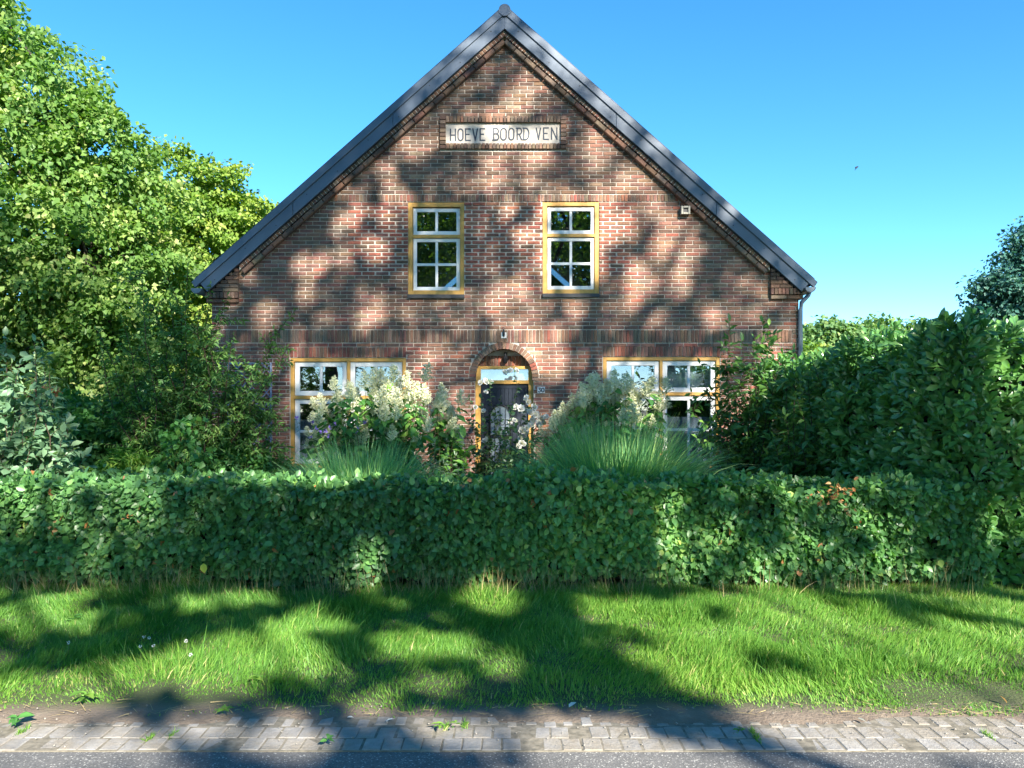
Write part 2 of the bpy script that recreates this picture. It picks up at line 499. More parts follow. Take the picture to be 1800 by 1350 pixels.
def soil_mat():
    m, nt, b, o = new_mat('dry_soil')
    n = noise_node(nt, 5, 8, rough=.7); n2 = noise_node(nt, 60, 4)
    r = ramp_node(nt, n.outputs['Fac'], [(.3, (.12, .09, .066)), (.55, (.20, .155, .115)), (.75, (.30, .24, .18))])
    ge = nt.nodes.new('ShaderNodeNewGeometry'); sp = nt.nodes.new('ShaderNodeSeparateXYZ'); nt.links.new(ge.outputs['Position'], sp.inputs[0])
    ad = nt.nodes.new('ShaderNodeMath'); ad.operation = 'MULTIPLY_ADD'; nt.links.new(n.outputs['Fac'], ad.inputs[0]); ad.inputs[1].default_value = .25; nt.links.new(sp.outputs['Y'], ad.inputs[2])
    mr = nt.nodes.new('ShaderNodeMapRange'); mr.inputs['From Min'].default_value = 4.14; mr.inputs['From Max'].default_value = 4.3; nt.links.new(ad.outputs[0], mr.inputs['Value'])
    mx = nt.nodes.new('ShaderNodeMix'); mx.data_type = 'RGBA'; nt.links.new(mr.outputs[0], mx.inputs[0]); nt.links.new(r.outputs[0], mx.inputs[6]); mx.inputs[7].default_value = (.06, .075, .025, 1)
    nt.links.new(mx.outputs[2], b.inputs['Base Color'])
    b.inputs['Roughness'].default_value = .95
    bump_node(nt, b, n2.outputs['Fac'], .9, .015)
    return m

g = MB(); g.box(-400, 400, -400, 900, -.5, -.012)
tag(g.obj('ground', ground_mat()), kind='structure')
rd = MB(); rd.box(-60, 60, -2.6, 3.575, -.2, -.002)
tag(rd.obj('road', asphalt_mat()), kind='structure')

# bumpy soil verge
nx, ny = 140, 46
xs = np.linspace(-8, 8, nx); ys = np.linspace(3.55, 7.6, ny)
XX, YY = np.meshgrid(xs, ys)
P = np.stack([XX.ravel(), YY.ravel(), np.zeros(nx * ny)], 1)
zz = .010 + .016 * sines(P, 2.2, 3) * np.clip((P[:, 1] - 4.0) / .5, 0, 1) + .004 * sines(P, 14, 4) + .012 * np.clip((P[:, 1] - 4.1) / 2.5, 0, 1)
zz -= .022 * np.clip((3.925 + .03 * sines(P, 5, 6) + .02 * sines(P, 16, 7) - P[:, 1]) / .05, 0, 1)
P[:, 2] = zz
idx = np.arange(nx * ny).reshape(ny, nx)
q = np.stack([idx[:-1, :-1], idx[:-1, 1:], idx[1:, 1:], idx[1:, :-1]], -1).reshape(-1, 4)
so = bpy.data.objects.new('soil_verge', np_mesh('soil_verge', P, [q], [soil_mat()], True))
link(so); tag(so, kind='structure')

def verge_z(x, y):
    p = np.stack([x, y, np.zeros_like(x)], 1)
    return .010 + .016 * sines(p, 2.2, 3) * np.clip((y - 4.0) / .5, 0, 1) + .012 * np.clip((y - 4.1) / 2.5, 0, 1)

# paver strip along the road: two rows of clinkers laid square to the kerbless road edge
strip = MB(); strip.box(-7, 7, 3.576, 3.97, -.1, .0038)
strip_o = strip.obj('paved_strip', plain('joint_sand', (.24, .212, .165), (.10, .09, .068), .95, 26, bump=.7))
tag(strip_o, kind='structure')
def paver_mat():
    m, nt, b, o = new_mat('worn_concrete_paver')
    oi = nt.nodes.new('ShaderNodeObjectInfo')
    n = noise_node(nt, 9, 10, rough=.78); n2 = noise_node(nt, 70, 6, rough=.7)
    r = ramp_node(nt, n.outputs['Fac'], [(.28, (.17, .162, .148)), (.5, (.28, .266, .243)), (.62, (.33, .312, .28)), (.78, (.40, .372, .32))])
    mx = nt.nodes.new('ShaderNodeMix'); mx.data_type = 'RGBA'; mx.blend_type = 'MULTIPLY'; mx.inputs[0].default_value = 1
    nt.links.new(r.outputs[0], mx.inputs[6]); nt.links.new(oi.outputs['Color'], mx.inputs[7])
    n3 = noise_node(nt, 3.2, 8, rough=.7)
    r3 = ramp_node(nt, n3.outputs['Fac'], [(.42, (0, 0, 0)), (.62, (.8, .8, .8))])
    du = nt.nodes.new('ShaderNodeMix'); du.data_type = 'RGBA'; nt.links.new(r3.outputs[0], du.inputs[0]); nt.links.new(mx.outputs[2], du.inputs[6])
    r4 = ramp_node(nt, n2.outputs['Fac'], [(.3, (.17, .14, .10)), (.7, (.33, .28, .21))]); nt.links.new(r4.outputs[0], du.inputs[7])
    nt.links.new(du.outputs[2], b.inputs['Base Color'])
    b.inputs['Roughness'].default_value = .9
    bump_node(nt, b, n2.outputs['Fac'], .9, .008)
    return m
M['paver'] = paver_mat()

def bevel_block(w, d, h, bev, front='y'):
    """box of size w x d x h centred at 0 whose exposed face (front -y, or top z) is bevelled"""
    if front == 'y':
        X, Z, y0, y1 = w / 2, h / 2, -d / 2, d / 2
        ring = lambda y, i: [(-X + i, y, -Z + i), (X - i, y, -Z + i), (X - i, y, Z - i), (-X + i, y, Z - i)]
        V = ring(y1, 0) + ring(y0 + bev, 0) + ring(y0, bev)
    else:
        X, Z = w / 2, d / 2
        ring = lambda z, i: [(-X + i, -Z + i, z), (X - i, -Z + i, z), (X - i, Z - i, z), (-X + i, Z - i, z)]
        V = ring(-h / 2, 0) + ring(h / 2 - bev, 0) + ring(h / 2, bev)
    Fc = [(8, 9, 10, 11)]
    for a in (0, 4):
        for i in range(4):
            j = (i + 1) % 4
            Fc.append((a + i, a + j, a + 4 + j, a + 4 + i))
    return V, Fc
def block_mesh(name, w, d, h, bev, mat, front='y'):
    V, Fc = bevel_block(w, d, h, bev, front)
    me = bpy.data.meshes.new(name); me.from_pydata(V, [], Fc); me.update(); me.materials.append(mat)
    return me

pm = [block_mesh('paver', .0895, .124 + k * .003, .08, .005, M['paver'], 'z') for k in range(3)]
ph = [block_mesh('paver', .068 + k * .006, .115, .08, .013, M['paver'], 'z') for k in range(3)]
for row in range(3):
    for i in range(-46, 47):
        g1 = random.uniform(.88, 1.1)
        x = (i + .5 * (row % 2)) * .0945 + random.uniform(-.003, .003)
        yc = 3.643 + row * .130 + random.uniform(-.004, .004) + (random.uniform(-.02, .015) if row == 2 else 0)
        place('paver', (ph if row == 2 else pm)[i % 3], strip_o, (x, yc, -.034 + random.uniform(-.003, .003)),
              (random.uniform(-.01, .01), random.uniform(-.014, .014), random.uniform(-.03, .03)), None, (g1, g1, g1 * 1.03))

# ------------------------------------------------------------------ the house
XC, SL = 887.0, 0.884
def roof_y(px, off): return off + SL * abs(px - XC)
def roof_half(py, off): return max(0.0, (py - off) / SL)    # half width in pixels of the gable at row py under the line 'off'

house = thing('brick_house', 'brown brick gabled farmhouse with dark roof edge and ochre window frames behind the hedge', 'house', (wx(887), YW, 0))

XL, XR = 372.0, 1404.0
ARC = (886.0, 663.0, 49.0, 61.5)
RECTS = [(717, 816, 355, 524), (953.5, 1053.5, 353.5, 524), (509, 714, 610, 828), (1059, 1267, 609, 828), (834.5, 938.5, 663, 905), (773, 995, 204, 263)]
SOLD = [(384, 1393, 579, 603), (300, 1500, 341, 355)]

def px_box(mb, x0, x1, y0, y1, ya, yb, col=None):
    """box that fills photo pixels x0..x1, y0..y1 on the wall plane, from ya to yb metres behind the wall face (negative: proud)"""
    mb.box(wx(x0), wx(x1), YW + ya, YW + yb, wz(y1), wz(y0), col)

# -- wall slab with its openings
def cuts(y, rects, arc_r):
    out = [(a, b) for a, b, t, u in rects if t <= y < u]
    cx, cy, _, _ = ARC
    if arc_r and y < cy and (cy - y) < arc_r:
        h = math.sqrt(arc_r ** 2 - (cy - y) ** 2)
        out.append((cx - h, cx + h))
    return sorted(out)

wall_holes = [(717, 816, 355, 520), (953.5, 1053.5, 353.5, 520), (510, 713.5, 629, 824), (1060, 1266, 627.5, 824), (835, 938, 663, 905)]
ybreaks = sorted(set([44, 500, 905] + [r[2] for r in wall_holes] + [r[3] for r in wall_holes] + list(np.linspace(663 - 50.5, 663, 14))))
wm = MB()
for a, b in zip(ybreaks[:-1], ybreaks[1:]):
    mid = (a + b) / 2
    def lim(y):
        h = roof_half(y, 40)
        return max(XL, XC - h), min(XR, XC + h)
    (la, ra), (lb, rb) = lim(a + 1e-6), lim(b)
    cs = cuts(mid, wall_holes, 50.5)
    edges = [('L', None)] + [e for c in cs for e in (('r', c[0]), ('l', c[1]))] + [('R', None)]
    for k in range(0, len(edges), 2):
        (_, e0), (_, e1) = edges[k], edges[k + 1]
        x0a, x0b = (la, lb) if e0 is None else (e0, e0)
        x1a, x1b = (ra, rb) if e1 is None else (e1, e1)
        if x1a - x0a < .01 and x1b - x0b < .01: continue
        wm.prism([(wx(x0b), wz(b)), (wx(x1b), wz(b)), (wx(x1a), wz(a)), (wx(x0a), wz(a))], YW + .011, YW + .30)
wm.box(wx(XL), wx(XL) + .3, YW + .30, 27, 0, wz(505))
wm.box(wx(XR) - .3, wx(XR), YW + .30, 27, 0, wz(505))
wm.prism([(wx(XL) + .3, 0), (wx(XR) - .3, 0), (wx(XR) - .3, wz(505)), (wx(XC), wz(60)), (wx(XL) + .3, wz(505))], 26.7, 27)
wall = wm.obj('wall', M['mortar'], house)
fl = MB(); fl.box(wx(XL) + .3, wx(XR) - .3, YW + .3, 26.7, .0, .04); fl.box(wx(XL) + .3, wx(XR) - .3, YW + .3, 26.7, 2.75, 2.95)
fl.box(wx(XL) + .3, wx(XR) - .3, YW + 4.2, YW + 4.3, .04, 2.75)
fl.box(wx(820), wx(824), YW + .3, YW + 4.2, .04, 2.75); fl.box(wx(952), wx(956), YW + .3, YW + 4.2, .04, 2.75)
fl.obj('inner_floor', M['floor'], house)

# -- brick colours
PAL0 = {'brown': (.172, .110, .080), 'dark': (.110, .078, .062), 'purple': (.168, .095, .078), 'red': (.235, .092, .070), 'orange': (.265, .130, .085),
       'tan': (.235, .175, .132), 'grey': (.165, .132, .102), 'rose': (.215, .118, .094)}
PAL = {k: tuple(x * w for x, w in zip(v, (1.34, 1.19, 1.10))) for k, v in PAL0.items()}
def brick_col(px, py, kind='wall'):
    mid = (620 < px < 1120) and (352 < py < 482)
    low = py > 600
    if kind == 'soldier': w = dict(brown=6, dark=1.6, purple=2, red=.5, orange=.4, tan=2.2, grey=3, rose=1.6)
    elif kind == 'lintel': w = dict(brown=1.5, dark=.6, purple=2, red=4, orange=.8, rose=3, grey=.5)
    elif kind == 'sign': w = dict(brown=2, dark=1.5, tan=3, grey=3.5)
    elif kind == 'verge': w = dict(brown=5, dark=3, purple=1, grey=2)
    elif kind == 'corbel': w = dict(brown=2, dark=4, grey=2)
    elif mid: w = dict(brown=1.5, dark=.8, purple=2, red=5.5, orange=1.6, rose=2)
    elif low: w = dict(brown=3, dark=.4, purple=2.5, red=1.2, orange=.6, rose=4.5, tan=.6)
    elif py < 345: w = dict(brown=5.5, dark=2.8, purple=2, grey=1.8, tan=.4, rose=.6)
    else: w = dict(brown=5.5, dark=1.4, purple=3.5, red=.4, grey=1.5, rose=1.8, tan=.3)
    ks = list(w); c = PAL[random.choices(ks, [w[k] for k in ks])[0]]
    f = random.uniform(.87, 1.14)
    return tuple(min(1, x * f * random.uniform(.94, 1.06)) for x in c)

# -- coursed bricks
def rows(y_top, y_bot, n):
    h = (y_bot - y_top) / n
    return [(y_top + i * h, y_top + (i + 1) * h) for i in range(n)]
course = rows(341 - 42 * 6.8, 341, 42) + rows(355, 579, 33) + rows(579, 603, 3) + rows(603, 603 + 43 * 6.8, 43)
bricks = []
for ri, (ya, yb) in enumerate(course):
    mid = (ya + yb) / 2
    h = roof_half(mid, 64)
    lo, hi = max(XL, XC - h), min(XR, XC + h)
    if hi - lo < 6: continue
    blk = []
    for a, b, t, u in RECTS + SOLD:
        if min(u, yb) - max(t, ya) > .35 * (yb - ya): blk.append((a, b))
    cx, cy, r0, r1 = ARC
    if mid < cy and cy - mid < r1 + 1.0:
        hh = math.sqrt((r1 + 1.2) ** 2 - max(0, cy - mid) ** 2)
        blk.append((cx - hh, cx + hh))
    blk.sort()
    segs, cur = [], lo
    for a, b in blk:
        if a > cur: segs.append((cur, min(a, hi)))
        cur = max(cur, b)
    if cur < hi: segs.append((cur, hi))
    per = 24.3 if yb < 604 else 25.0
    off = (ri % 2) * per / 2 + random.uniform(-1.2, 1.2) + 3
    for a, b in segs:
        if b - a < 3: continue
        x = math.floor((a - off) / per) * per + off
        while x < b:
            x0, x1 = max(x, a), min(x + per, b)
            if x1 - x0 > 2.6: bricks.append([x0, x1, ya, yb, a, b])
            x += per
sing, bulk = [], []
for q_ in bricks:
    x0, x1, ya, yb, a, b = q_
    full = (x1 - x0) > 23.5 and ya < 600
    (sing if full else bulk).append(q_)
sing.sort(key=lambda s: abs((s[0] + s[1]) / 2 - 885) * .8 + abs((s[2] + s[3]) / 2 - 460))
bulk += sing[300:]; sing = sing[:300]

def brick_dims(x0, x1, ya, yb, a, b):
    mid_zone = 632 < (x0 + x1) / 2 < 1118 and 355 < ya < 478
    jx, jz = (1.5, .85) if mid_zone else (.68, .62)
    l = x0 + (jx if x0 > a + .01 else .15) + random.uniform(-.15, .15)
    r = x1 - (jx if x1 < b - .01 else .15) + random.uniform(-.15, .15)
    t, u = ya + jz * random.uniform(.8, 1.2), yb - jz * random.uniform(.8, 1.2)
    return l, r, t, u
unit_brick = block_mesh('brick', .2095, .10, .0515, .004, M['brick'])
for q_ in sing:
    l, r, t, u = brick_dims(*q_)
    place('brick', unit_brick, wall, (wx((l + r) / 2), YW + .05 + random.uniform(-.0025, .0025), wz((t + u) / 2)),
          (random.uniform(-.004, .004), random.uniform(-.007, .007), random.uniform(-.004, .004)),
          ((r - l) * PXM / .2095, 1, (u - t) * PXM / .0515), brick_col((l + r) / 2, t))
bb = MB()
for q_ in bulk:
    l, r, t, u = brick_dims(*q_)
    V, Fc = bevel_block((r - l) * PXM, .10, (u - t) * PXM, .004)
    cx_, cy_, cz_ = wx((l + r) / 2), YW + .05 + random.uniform(-.0025, .0025), wz((t + u) / 2)
    a_ = random.uniform(-.006, .006)
    bb.add([(x + cx_, y + cy_, z + cz_ + x * a_) for x, y, z in V], Fc, brick_col((l + r) / 2, t))
tag(bb.obj('brickwork', M['brick_bulk'], wall), kind='stuff')

# -- soldier courses, lintels, arch
def soldiers(name, x0, x1, y0, y1, kind, ya=0.0, pitch=6.35, depth=.10, lim=None):
    n = max(1, round((x1 - x0) / pitch)); p = (x1 - x0) / n
    me = block_mesh(name, (p - .95) * PXM, depth, (y1 - y0 - 1.1) * PXM, .004, M['brick'])
    for i in range(n):
        xm = x0 + (i + .5) * p
        if lim and not (lim[0] < xm < lim[1]): continue
        place(name, me, wall, (wx(xm), YW + ya + depth / 2 + random.uniform(-.003, .003), wz((y0 + y1) / 2)),
              (0, random.uniform(-.012, .012), 0), (random.uniform(.93, 1.04), 1, random.uniform(.985, 1.01)), brick_col(xm, y0, kind))
soldiers('soldier_brick', 384.5, 1392.5, 579.5, 602.5, 'soldier', -.004)
hw = roof_half(348, 66)
soldiers('string_course_brick', XC - hw, XC + hw, 341.5, 354.5, 'soldier', -.004)
soldiers('lintel_brick', 509.5, 714, 609.8, 628.6, 'lintel', -.003, 6.6)
soldiers('lintel_brick', 1059.5, 1266.5, 608.8, 627.2, 'lintel', -.003, 6.6)
nv = 29
r_in, r_out = 49.6, 61.0
for i in range(nv):
    an = R(-7) + (i + .5) / nv * R(194)
    s = .93
    w_in, w_out = r_in * R(194) / nv - 1.1, r_out * R(194) / nv - 1.1
    if i == 0:
        mv = MB(); a, b, h = w_in / 2 * PXM, w_out / 2 * PXM, (r_out - r_in) / 2 * PXM
        mv.prism([(-a, -h), (a, -h), (b, h), (-b, h)], -.012, .20)
        vous = mv.mesh('arch_brick', M['brick'])
    rm = (r_in + r_out) / 2
    place('arch_brick', vous, wall, (wx(ARC[0] + rm * math.cos(an)), YW + random.uniform(-.003, .003), wz(ARC[1] - rm * math.sin(an))),
          (0, -(an - math.pi / 2), 0), None, brick_col(886, 620, 'soldier'))
# brick panel above the door
tp_ = MB()
tp_.box(wx(835), wx(938), YW + .215, YW + .298, wz(645), wz(612))
tp_.obj('tympanum_bed', M['mortar'], house)
for i in range(16):
    xm = 839.5 + i * 6.25
    hgt = math.sqrt(max(0, 49.5 ** 2 - (xm - 886) ** 2))
    top = max(ARC[1] - hgt - 2, 624)
    if 642 - top < 4: continue
    me = block_mesh('tympanum_brick', 5.3 * PXM, .10, (642 - top) * PXM, .003, M['brick'])
    place('tympanum_brick', me, wall, (wx(xm), YW + .25, wz((642 + top) / 2)), None, None, brick_col(xm, 630, 'lintel'))

# -- brick verge: row of small bricks and a rib under the roof edge, both sides
TH = math.atan(SL); CT = math.cos(TH)
vb = block_mesh('verge_brick', .054, .16, 15.0 * CT * PXM, .004, M['brick'])
rb = block_mesh('rib_brick', .205, .18, 10.4 * CT * PXM, .012, M['brick'])
for sgn in (-1, 1):
    u = 6.0
    while u * CT < 462:
        xm = XC + sgn * u * CT
        place('verge_brick', vb, wall, (wx(xm), YW + .012 + random.uniform(-.004, .004), wz(roof_y(xm, 58.5))), (0, sgn * TH, 0),
              (random.uniform(.93, 1.05), 1, 1), brick_col(xm, 300, 'verge'))
        u += 7.1
    u = 12.5
    while u * CT < 458:
        xm = XC + sgn * u * CT
        place('rib_brick', rb, wall, (wx(xm), YW + .012 + random.uniform(-.004, .004), wz(roof_y(xm, 74.8))), (0, sgn * TH, 0),
              None, brick_col(xm, 300, 'verge'))
        u += 23.5
for s in (-1, 1):
    bed = MB()
    poly = [(wx(XC), wz(51)), (wx(XC + s * 464), wz(51 + SL * 464)), (wx(XC + s * 464), wz(66 + SL * 464)), (wx(XC), wz(66))]
    bed.prism(poly if s < 0 else poly[::-1], YW - .060, YW + .009)
    bed.obj('verge_mortar', M['mortar'], house)
# -- corbel blocks at both eaves
def corbel(x0, x1, y_base, sgn):
    slab = block_mesh('corbel_brick', 1, .17, 1, .004, M['brick'])
    def put(a, b, t, u, ya):
        d = .16
        me = block_mesh('corbel_brick', (b - a - .9) * PXM, d, (u - t - .9) * PXM, .005, M['brick'])
        place('corbel_brick', me, wall, (wx((a + b) / 2), YW + ya + d / 2, wz((t + u) / 2)), None, None, brick_col(a, t, 'corbel'))
    def outer(y): return XC + sgn * min(roof_half(y, 58), abs((x0 if sgn < 0 else x1) - XC))
    inner = x1 if sgn < 0 else x0
    put(x0 + 1, (x0 + x1) / 2, y_base - 7.5, y_base, -.05); put((x0 + x1) / 2, x1, y_base - 7.5, y_base, -.05)
    n = 7; w = (x1 - x0 - 12) / n
    for i in range(n): put(x0 + 6 + i * w, x0 + 6 + (i + 1) * w, y_base - 19, y_base - 7.5, -.075)
    put(x0, x0 + 6, y_base - 19, y_base - 7.5, -.075); put(x1 - 6, x1, y_base - 19, y_base - 7.5, -.075)
    y = y_base - 19
    k = 0
    while y > y_base - 64:
        o_ = outer(y - 3)
        a, b = (o_, inner) if sgn < 0 else (inner, o_)
        if b - a > 4:
            sp = a + (b - a) * (.62 if k % 2 else .4)
            if b - a > 14: put(a, sp, y - 6.9, y, -.07); put(sp, b, y - 6.9, y, -.07)
            else: put(a, b, y - 6.9, y, -.07)
        y -= 6.9; k += 1
corbel(363.5, 421, 533, -1)
corbel(1352.5, 1410.5, 526.5, 1)

# -- name stone: brick border
soldiers('border_brick', 784, 985, 204.5, 216.5, 'sign', -.035, 6.3, .13)
soldiers('border_brick', 784, 985, 252.3, 263, 'sign', -.035, 6.3, .13)
for xa, xb in ((773, 784), (985, 995.5)):
    me = block_mesh('border_brick', (xb - xa - .8) * PXM, .13, 6.2 * PXM, .004, M['brick'])
    for k in range(8):
        place('border_brick', me, wall, (wx((xa + xb) / 2), YW + .03, wz(208.2 + k * 7.3)), None, None, brick_col(xa, 230, 'sign'))
stone = thing('name_sign', 'white rendered name sign lettered HOEVE BOORD VEN high in the gable', 'sign', (wx(885), YW, wz(252)))
sg = MB(); px_box(sg, 784.2, 985.2, 216.8, 252.2, .012, .09)
sg.obj('plate', M['plate'], stone, bevel=.006)
def arc_pts(cx, cy, rx, ry, a0, a1, n): return [(cx + rx * math.cos(R(a0 + (a1 - a0) * i / n)), cy + ry * math.sin(R(a0 + (a1 - a0) * i / n))) for i in range(n + 1)]
oval = arc_pts(.5, .72, .5, .28, 0, 180, 8) + arc_pts(.5, .28, .5, .28, 180, 360, 8)[0:] + [(1, .72)]
GL = {'H': [[(0, 0), (0, 1)], [(1, 0), (1, 1)], [(0, .48), (1, .48)]],
      'O': [oval],
      'E': [[(0, 0), (0, 1)], [(0, 0), (1, 0)], [(0, .52), (.75, .52)], [(0, 1), (1, 1)]],
      'V': [[(0, 1), (.5, 0)], [(.5, 0), (1, 1)]],
      'B': [[(.08, 0), (.08, 1)], [(-.08, 1), (.6, 1)] + arc_pts(.6, .77, .34, .23, 90, -90, 6), [(.08, .54), (.6, .54)] + arc_pts(.6, .27, .4, .27, 90, -90, 6) + [(-.08, 0)]],
      'R': [[(.08, 0), (.08, 1)], [(-.08, 1), (.6, 1)] + arc_pts(.6, .74, .4, .26, 90, -90, 6) + [(.08, .48)], [(.5, .48), (1, 0)]],
      'D': [[(.08, 0), (.08, 1)], [(-.08, 1), (.4, 1)] + arc_pts(.4, .5, .6, .5, 90, -90, 10) + [(-.08, 0)]],
      'N': [[(0, 0), (0, 1)], [(0, 1), (1, 0)], [(1, 0), (1, 1)]],
      '3': [[(.05, 1), (.95, 1), (.45, .58)] + arc_pts(.45, .30, .5, .29, 90, -150, 8)],
      '0': [arc_pts(.5, .5, .5, .5, 90, 450, 16)]}
def strokes(mb, ch, x0, x1, yt, yb, w, ydep):
    k = 0
    for line in GL[ch]:
        P_ = [(wx(x0 + a * (x1 - x0)), wz(yb + (yt - yb) * b)) for a, b in line]
        for (xa, za), (xb, zb) in zip(P_[:-1], P_[1:]):
            dx, dz = xb - xa, zb - za
            l = math.hypot(dx, dz)
            if l < 1e-6: continue
            ux, uz = dx / l, dz / l
            nx_, nz_ = -uz * w / 2, ux * w / 2
            e = w * .35
            xa2, za2, xb2, zb2 = xa - ux * e, za - uz * e, xb + ux * e, zb + uz * e
            d = ydep - .0004 * k; k += 1
            mb.prism([(xa2 - nx_, za2 - nz_), (xb2 - nx_, zb2 - nz_), (xb2 + nx_, zb2 + nz_), (xa2 + nx_, za2 + nz_)], d, ydep + .012)
XL_ = [('H', 143, 182), ('O', 203, 242), ('E', 262, 300), ('V', 320, 357), ('E', 378, 415), ('B', 482, 525), ('O', 541, 585), ('O', 605, 645), ('R', 668, 706), ('D', 720, 764), ('V', 822, 856), ('E', 880, 918), ('N', 943, 985)]
for ch, a, b in XL_:
    lt = MB(); t_ = (a - 143) / 842 * 2.4
    strokes(lt, ch, 760 + a / 4.5, 760 + b / 4.5, 226.6 - t_, 246.8 - t_, .021, YW + .0085)
    lt.obj('letter', M['letters'], stone)

# -- windows
def frame_boxes(mb, x0, x1, y0, y1, w, ya, yb, wb=None):
    wb = wb or w
    px_box(mb, x0, x0 + w, y0, y1, ya, yb); px_box(mb, x1 - w, x1, y0, y1, ya, yb)
    px_box(mb, x0 + w, x1 - w, y0, y0 + w, ya, yb); px_box(mb, x0 + w, x1 - w, y1 - wb, y1, ya, yb)

def sash(parent, x0, x1, y0, y1, cols, rws, glass, border=6.5, bottom=None):
    s = MB(); frame_boxes(s, x0, x1, y0, y1, border, .048, .10, bottom)
    so_ = s.obj('sash', M['white'], parent, bevel=.004)
    ix0, ix1, iy0, iy1 = x0 + border, x1 - border, y0 + border, y1 - (bottom or border)
    mw_ = 4.6
    m = MB()
    pw = (ix1 - ix0 - mw_ * (cols - 1)) / cols; ph = (iy1 - iy0 - mw_ * (rws - 1)) / rws
    for c in range(cols - 1):
        xa = ix0 + (c + 1) * pw + c * mw_
        px_box(m, xa, xa + mw_, iy0, iy1, .056, .092)
    for r_ in range(rws - 1):
        ya_ = iy0 + (r_ + 1) * ph + r_ * mw_
        for c in range(cols):
            xa = ix0 + c * (pw + mw_)
            px_box(m, xa, xa + pw, ya_, ya_ + mw_, .058, .090)
    if m.v: m.obj('muntin', M['white'], parent, bevel=.003)
    for r_ in range(rws):
        for c in range(cols):
            p = MB(); xa = ix0 + c * (pw + mw_); ya_ = iy0 + r_ * (ph + mw_)
            px_box(p, xa - .4, xa + pw + .4, ya_ - .4, ya_ + ph + .4, .070, .074)
            p.obj('pane', glass, parent)

def upper_window(x0, y0):
    x1, y1 = x0 + 99, y0 + 162
    f = MB(); frame_boxes(f, x0, x1, y0, y1, 7.6, .018, .13)
    px_box(f, x0 + 7.6, x1 - 7.6, y0 + 56.5, y0 + 62, .018, .13)
    w = f.obj('window', M['ochre'], house, bevel=.004)
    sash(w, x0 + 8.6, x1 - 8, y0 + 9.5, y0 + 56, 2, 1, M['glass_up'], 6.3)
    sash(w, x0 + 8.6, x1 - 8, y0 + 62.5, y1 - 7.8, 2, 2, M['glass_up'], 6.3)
    s = MB(); px_box(s, x0 - .5, x1 + .5, y1 + .4, y1 + 7, -.045, .16)
    s.obj('sill', M['slate'], w, bevel=.004)
upper_window(717.2, 355.6)
upper_window(954, 354)

def lower_window(x0, x1, y0, xm, yt, ybot):
    f = MB(); frame_boxes(f, x0, x1, y0, ybot, 6.2, .018, .13)
    px_box(f, xm - 2.6, xm + 2.6, y0 + 6.2, ybot - 6.2, .018, .13)
    px_box(f, x0 + 6.2, xm - 2.6, yt - 2.8, yt + 2.8, .018, .13); px_box(f, xm + 2.6, x1 - 6.2, yt - 2.8, yt + 2.8, .018, .13)
    w = f.obj('window', M['ochre'], house, bevel=.004)
    for a, b in ((x0 + 6.8, xm - 3), (xm + 3, x1 - 6.8)):
        sash(w, a, b, y0 + 6.8, yt - 3.2, 2, 1, M['glass'], 8.2)
        sash(w, a, b, yt + 3.2, ybot - 6.8, 2, 2, M['glass'], 8.2)
    s = MB(); px_box(s, x0 - 1, x1 + 1, ybot + .4, ybot + 7, -.05, .16)
    s.obj('sill', M['slate'], w, bevel=.004)
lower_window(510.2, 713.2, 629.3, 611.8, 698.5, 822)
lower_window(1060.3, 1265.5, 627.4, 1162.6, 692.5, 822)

# -- door
fd = MB()
px_box(fd, 835.2, 844.5, 643, 897, .10, .22); px_box(fd, 929, 938, 643, 897, .10, .22)
px_box(fd, 844.5, 929, 643, 648.3, .10, .22); px_box(fd, 844.5, 929, 668, 674.5, .10, .22)
dframe = fd.obj('door_frame', M['ochre'], house, bevel=.004)
tg = MB(); px_box(tg, 844.5, 929, 648.3, 668, .15, .155); tg.obj('pane', M['glass'], dframe)
bt = MB(); px_box(bt, 845, 928.5, 649, 667.5, .20, .206)
tag(bt.obj('roller_blind', M['cloth']), 'white blind filling the glass strip above the front door', 'blind')
door = MB(); px_box(door, 844.8, 928.8, 674.8, 895, .155, .19)
door_o = door.obj('door', M['door'], house)
plank = None
for i in range(12):
    xa = 845.2 + i * 6.95
    for ya_, yb_ in ((682, 893),):
        parts_ = [(ya_, yb_)]
        if xa + 6.5 > 860.5 and xa < 898: parts_ = [(ya_, 712), (836, yb_)]
        for pa, pb in parts_:
            p = MB(); px_box(p, xa, xa + 6.5, pa, pb, .142, .155); p.obj('plank', M['door'], door_o, bevel=.002)
rl = MB(); px_box(rl, 845, 928.6, 675, 682, .136, .155); rl.obj('top_rail', M['door'], door_o, bevel=.002)
gp = MB(); gp.prism([(wx(861.5), wz(835)), (wx(897), wz(835)), (wx(897), wz(731))] + [(wx(879.25 + 17.75 * math.cos(a)), wz(731 - 17.75 * math.sin(a))) for a in np.linspace(.25, math.pi - .25, 9)] + [(wx(861.5), wz(731))], YW + .146, YW + .1545)
gp.obj('pane', plain('door_glass', (.30, .36, .42), (.20, .25, .30), .12, 3, spec=.8), door_o)  # opaque pane, its pale reflection is put into the base colour
ir = MB()
def wp(px, py, y): return (wx(px), YW + y, wz(py))
ir.tube([wp(861, 860, .125), wp(861, 731, .125)] + [wp(879.25 - 18.2 * math.cos(a), 731 - 18.2 * math.sin(a), .125) for a in np.linspace(.2, math.pi - .2, 11)] + [wp(897.5, 731, .125), wp(897.5, 860, .125)], .011, 6)
for yy in (766, 769, 823, 827): ir.tube([wp(861, yy, .125), wp(897.5, yy, .125)], .008, 5)
for xx in (870, 879, 888.5): ir.tube([wp(xx, 716 if xx == 879 else 719, .125), wp(xx, 858, .125)], .005, 5)
for yy in (742, 795):
    for s in (-1, 1):
        ir.tube([wp(879 + s * (4.5 + 4.2 * math.cos(t)), yy + 5 * math.sin(t), .122) for t in np.linspace(0, 6.28, 14)], .004, 5)
